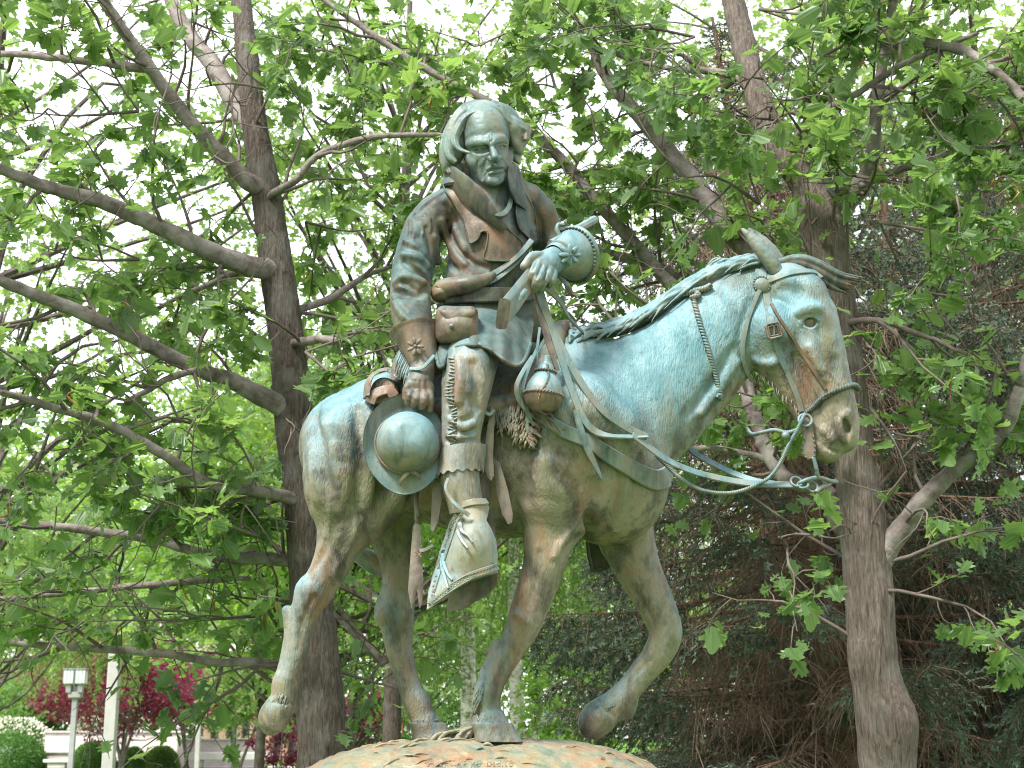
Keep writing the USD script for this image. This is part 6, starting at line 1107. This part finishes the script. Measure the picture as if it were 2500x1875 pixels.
# bedroll end behind the saddle
br = at(944, 958, -.33); bd = norm(np.array([-.25, -1, -.10])); bed = obj('bedroll', [aim(lathe([(0, .30), (.02, .302), (.05, .30), (.062, .285), (.066, .0), (.05, -.1), (0, -.1)], 30), br - bd * .24, bd)], 'fur_bronze', statue, True, label='rolled blanket end tied behind the saddle')
obj('bedroll_flap', displace(strap([br + bd * .05 + [-.075, 0, -.03], br + bd * .05 + [-.06, 0, .06], br + bd * .05 + [.01, 0, .10], br + bd * .05 + [.08, 0, .06]], .10, .014, [(-1, -.3, 0), (-.7, -.3, .7), (0, -.3, 1), (.7, -.3, .7)], 30), lambda v, n: .004 * bumpy(v, 30, 3)), 'fur_bronze', bed, 45)
obj('bedroll_flap', strap([br + bd * .07 + [-.05, -.01, -.06], br + bd * .07 + [-.03, -.01, -.02], br + bd * .07 + [.03, -.01, .0], br + bd * .07 + [.06, -.01, -.03]], .05, .012, [(0, -1, .3)] * 4, 20), 'brown_bronze', bed, 45)

# hat in the hand
hc = at(988, 1086, -.47); hn = norm(np.array([.10, -1, .18])); hp_ = [(0, .150), (.05, .146), (.095, .122), (.124, .082), (.136, .035), (.138, .004), (.145, -.004), (.17, -.012), (.200, -.012), (.208, -.006), (.2085, .0), (.203, -.020), (.17, -.028), (.13, -.02), (.12, .03), (.08, .11), (0, .13)]
hm = aim(lathe(spline(hp_, 90), 64), (0, 0, 0), hn, (1, 0, 0)); v = hm[0]
ux = norm(np.cross([0, 0, 1.0], hn)); uz = np.cross(hn, ux); a, b, c = v @ ux, v @ uz, v @ hn; rr = np.hypot(a, b); brim = np.clip((rr - .14) / .06, 0, 1)
a = a * np.where(rr > .139, .90 - .03 * brim, 1) + .012 * (1 - brim); b = b * (1 + .06 * brim) - .0; c = c + brim * (.05 * (a < 0) * (np.abs(a) / .2) ** 1.5 + .03 * (b > 0) * (b / .2) ** 2 - .012 * (b < 0) * (np.abs(b) / .2) ** 2) + .006 * brim * np.sin(5 * np.arctan2(b, a))
hatv = a[:, None] * ux + b[:, None] * uz + c[:, None] * hn + hc
hat = obj('hat', (hatv, hm[1]), 'hat_bronze', statue, True, label='round crowned hat with wide rolled brim held below the hand')
t = np.linspace(0, 2 * np.pi, 60); obj('hat_band', tube(np.array([hc + (.139 * math.cos(x) + .010) * ux + .139 * math.sin(x) * uz + hn * .016 for x in t]), .007, 6), 'brown_bronze', hat, True)
obj('hat_bow', [strap(P3([(1000, 1152, -.52), (990, 1160, -.54), (980, 1172, -.53), (974, 1184, -.51)]), [.018, .014], .007, (0, -1, .2), 16), strap(P3([(1002, 1152, -.52), (1014, 1156, -.535), (1026, 1168, -.51)]), [.018, .014], .007, (0, -1, .2), 16)], 'brown_bronze', hat, 40)

# stirrup with its leather cover
yb = -.50
tap = [(1120, 1230), (1150, 1218), (1186, 1216), (1196, 1240), (1188, 1270), (1200, 1292), (1210, 1318), (1215, 1360), (1216, 1398), (1190, 1404), (1150, 1418), (1110, 1440), (1076, 1466), (1042, 1488), (1045, 1445), (1062, 1385), (1082, 1320), (1100, 1268)]
def ty(u, v): c = np.interp(v, [1218, 1300, 1400, 1490], [1155, 1158, 1150, 1050]); w = np.interp(v, [1218, 1300, 1400, 1490], [38, 58, 80, 60]); s = np.clip((u - c) / w, -1, 1); return yb + .09 - (.13 + .05 * math.exp(-((v - 1330) / 60) ** 2)) * math.sqrt(max(0, 1 - s * s)) + .10 * max(0, (1100 - u) / 60) * .4
stirrup = obj('stirrup_cover', displace(plate(tap, ty, .010, 5), lambda v, n: .003 * bumpy(v, 16, 7)), 'cover_bronze', statue, 45, label='leather hooded stirrup cover with tooled border over the foot')
ins = [(1098, 1440), (1140, 1418), (1190, 1404), (1215, 1398), (1214, 1424), (1190, 1452), (1150, 1474), (1120, 1488), (1093, 1496)]
obj('cover_lining', plate(ins, lambda u, v: yb + .16 + .02 * math.cos((u - 1150) / 30), .012, 5), 'pink_bronze', stirrup, 45, label='pink brown inner side of the stirrup cover')
obj('cover_lining', plate([(1110, 1250), (1196, 1230), (1214, 1330), (1216, 1400), (1150, 1420), (1090, 1450), (1070, 1440), (1090, 1340)], lambda u, v: yb + .15, .010, 6), 'pink_bronze', stirrup, 45)
def bord(pts, w, k): return strap([at(u, v, ty(u, v) - .006) for u, v in spline(np.array(pts, float), 14)], w, .010, (0, -1, .1), 40)
obj('tooled_border', [bord([(1214, 1384), (1190, 1392), (1150, 1406), (1110, 1428), (1076, 1454), (1052, 1474)], .030, 1), bord([(1051, 1474), (1056, 1440), (1072, 1385), (1092, 1322), (1110, 1270), (1126, 1236)], .026, 1), bord([(1126, 1234), (1152, 1226), (1188, 1224)], .030, 1)] +
    [tube(np.array([at(u, v, ty(u, v) - .013) for u, v in spline(np.array(p, float), 40)]), .0032, 5) for p in ([(1214, 1376), (1190, 1384), (1150, 1398), (1110, 1420), (1080, 1442)], [(1215, 1393), (1190, 1401), (1150, 1414), (1110, 1437), (1060, 1472)], [(1060, 1440), (1080, 1382), (1100, 1322), (1118, 1270), (1132, 1242)])] +
    [ring(at(u, v, ty(u, v) - .012), (0, -1, 0), .006, .0022, 10, 5) for u, v in spline(np.array([(1210, 1386), (1190, 1392), (1150, 1406), (1110, 1428), (1076, 1454), (1056, 1468), (1062, 1420), (1078, 1366), (1096, 1308), (1116, 1258)], float), 46)], 'cover_bronze', stirrup, 45)
obj('cover_tie', [strap(P3([(1100 + a, 1208 + b, yb - .06), (1092 + a, 1235 + b, yb - .065)]), .012, .006, (0, -1, 0), 8) for a, b in ()] + [strap([at(u, v, ty(u, v) - .02) for u, v in p], [.018, .014, .008], .008, (0, -1, .1), 24) for p in ([(1122, 1278), (1118, 1298), (1128, 1320), (1142, 1338)], [(1122, 1276), (1128, 1296), (1142, 1306), (1154, 1324)], [(1082, 1352), (1078, 1380), (1086, 1410), (1094, 1436)], [(1082, 1354), (1084, 1378), (1094, 1402), (1104, 1416)])] +
    [strap(P3([(1094, 1168, -.56), (1088, 1192, -.57), (1100, 1218, -.575), (1122, 1240, -.585), (1146, 1258, -.575)]), [.014, .016, .018], .008, (0, -1, .1), 30)] +
    [ring(at(u, v, ty(u, v) - .012), (0, -1, 0), .016, .006, 16, 6) for u, v in ((1126, 1274), (1084, 1350))], 'strap_bronze', stirrup, 45)
stl = obj('stirrup_leather', [plate([(1200, 990), (1210, 1000), (1206, 1050), (1204, 1110), (1206, 1160), (1200, 1174), (1190, 1166), (1182, 1140), (1184, 1090), (1190, 1040)], -.44, .010, 6, None, 0, True, .006), plate([(1206, 1120), (1220, 1128), (1240, 1195), (1252, 1255), (1250, 1276), (1240, 1280), (1226, 1254), (1212, 1200)], lambda u, v: -.40 + (v - 1120) * .0001, .012, 6, None, 0, True, .006),
    plate([(1062, 1168), (1074, 1164), (1078, 1220), (1070, 1272), (1058, 1298), (1051, 1294), (1053, 1250), (1055, 1200)], -.42, .010, 5), plate([(1100, 1150), (1196, 1150), (1192, 1230), (1110, 1240)], -.36, .012, 8)], 'pink_bronze', statue, 45, label='stirrup straps hanging beside the rider leg')
obj('strap_tongue', strap(P3([(1178, 1000, -.46), (1194, 1012, -.47), (1206, 1002, -.455)]), .016, .008, (0, -1, .2), 14), 'strap_bronze', stl, 40)
spur = obj('hanging_knife', [plate([(1008, 1286), (1016, 1268), (1026, 1284), (1029, 1340), (1034, 1420), (1031, 1474), (1024, 1486), (1018, 1440), (1012, 1466), (1004, 1486), (996, 1440), (1002, 1360)], -.40, .014, 5, None, 0, True, .008)], 'pink_bronze', statue, 45, label='forked leather strap hanging below the hat brim')
obj('strap_link', [tube(spline(P3([(1018, 1190, -.38), (1016, 1225, -.39), (1018, 1262, -.40)]), 14), .012, 7), ring(at(1018, 1266, -.40), (1, -.3, 0), .016, .006), strap(P3([(1024, 1346, -.42), (1040, 1342, -.43), (1058, 1332, -.43)]), [.02, .014], .010, (0, -1, .2), 10)] + [tube(P3([(1022, 1352, -.42), (1022 + 11 * math.cos(t), 1352 + 11 * math.sin(t), -.425)]), [.006, .002], 5) for t in np.linspace(0, 6.28, 8)[:-1]], 'brown_bronze', spur, True, kind='stuff')
far = obj('far_stirrup', [plate([(1428, 1300), (1480, 1300), (1500, 1380), (1478, 1392), (1452, 1398), (1442, 1396), (1432, 1350)], .36, .012, 8, None, 0, True, .01)] + [tube(P3([(1432, 1310, .35), (1440, 1360, .345), (1448, 1392, .345), (1470, 1388, .345)]), .006, 5)], 'coat_bronze', statue, 45, label='dark stirrup cover on the far side behind the forelegs')

# mound under the hooves, with engraved signature, on a stone pedestal
mz = at(1180, 1806, 0)[2]; n = 150; m_ = 46; a = np.arange(n) * 2 * np.pi / n; cxm = at(1178, 1806, 0)[0]; vs = []
for t in np.linspace(0, 1, m_):
    r = t ** .8; e = 2.5; k = (np.abs(np.cos(a)) ** e + np.abs(np.sin(a)) ** e) ** (-1 / e); z = mz - .42 * (1 - (1 - np.clip(r, 0, 1) ** 3.4) ** .62)
    vs.append(np.stack([cxm + 1.0 * r * k * np.cos(a), .02 + .62 * r * k * np.sin(a), np.full(n, z)], 1))
v = np.vstack(vs); i, j = np.meshgrid(np.arange(m_ - 1), np.arange(n), indexing='ij'); j2 = (j + 1) % n
f = np.stack([i * n + j, (i + 1) * n + j, (i + 1) * n + j2, i * n + j2], -1).reshape(-1, 4)
mm = tri((v, f)); mm.merge_vertices(); mm = mm.subdivide()
mm = displace(mm, lambda v, n: np.minimum(.010 * bumpy(v, 5, 3) + .009 * bumpy(v + .1 * np.stack([bumpy(v, 3, 8)] * 3, 1), (30, 30, 9), 4) + .005 * bumpy(v, 40, 6), .012))
mound = obj('mound', mm, 'mound_bronze', statue, True, label='rounded bronze ground mound streaked green and orange')
gt = []
for i in range(34):
    x0_ = rm.uniform(1040, 1150); t = (x0_ - 1040) / 110; p = at(x0_, 1806, rm.uniform(.05, .2)); gt.append(tube(spline([p - [0, 0, .03], p + [.04, 0, .02 + .03 * t], p + [.09 + .05 * rm.random(), 0, .03 + .055 * t]], 7), np.array([1, 1, .9, .8, .6, .4, .1]) * .014, 6))
def mound_z(x, y): r = min(.995, (abs((x - cxm) / 1.0) ** 2.5 + abs((y - .02) / .62) ** 2.5) ** .4); return mz - .42 * (1 - (1 - r ** 3.4) ** .62)
for i in range(110):
    x_, y_ = cxm + rm.uniform(-.9, .9), rm.uniform(-.56, .3); dx, dy = rm.uniform(.03, .11), rm.uniform(-.03, .05)
    if max(mound_z(x_, y_), mound_z(x_ + dx, y_ + dy)) < mz - .33: continue
    q = [np.array([x_ + dx * s, y_ + dy * s, mound_z(x_ + dx * s, y_ + dy * s) + h_]) for s, h_ in ((0, -.004), (.5, .006), (1, .0))]; gt.append(tube(spline(np.array(q), 6), np.array([.3, 1, 1, .8, .5, .1]) * rm.uniform(.003, .008), 5))
obj('grass_tuft', gt, 'mound_bronze', mound, True, kind='stuff')
def engrave(s, u, v, h, slant=.25):
    m = meshkit.text_mesh(s, h, .004); q = np.asarray(m.vertices); q = q + np.stack([q[:, 1] * slant, 0 * q[:, 0], 0 * q[:, 0]], 1); out = []
    o = at(u, v, 0); Z = o[2]
    mt = trimesh.Trimesh(mm[0], mm[1], process=False); xs = o[0] + q[:, 0]; zs = Z + q[:, 1]
    front = mt.vertices[mt.vertices[:, 1] < 0]; from scipy.spatial import cKDTree
    kd = cKDTree(front[:, [0, 2]]); d_, ix = kd.query(np.stack([xs, zs], 1), k=6); yv_ = np.median(front[ix][:, :, 1], 1).min()
    ya = front[ix][:, :, 1].mean(1); return np.stack([xs, ya - .001 - q[:, 2] * .6, zs], 1), np.asarray(m.faces)
obj('signature', engrave('© Buckeye Blake', 1046, 1866, .034), 'mound_bronze', mound, False)
pz = mz - .40
obj('pedestal', [box((cxm, .02, (pz - .16) / 2), (2.0, 1.36, pz - .16), 0, .02), box((cxm, .02, pz - .07), (2.16, 1.5, .15), 0, .025)], 'granite', statue, 45, label='grey granite pedestal below the bronze mound')
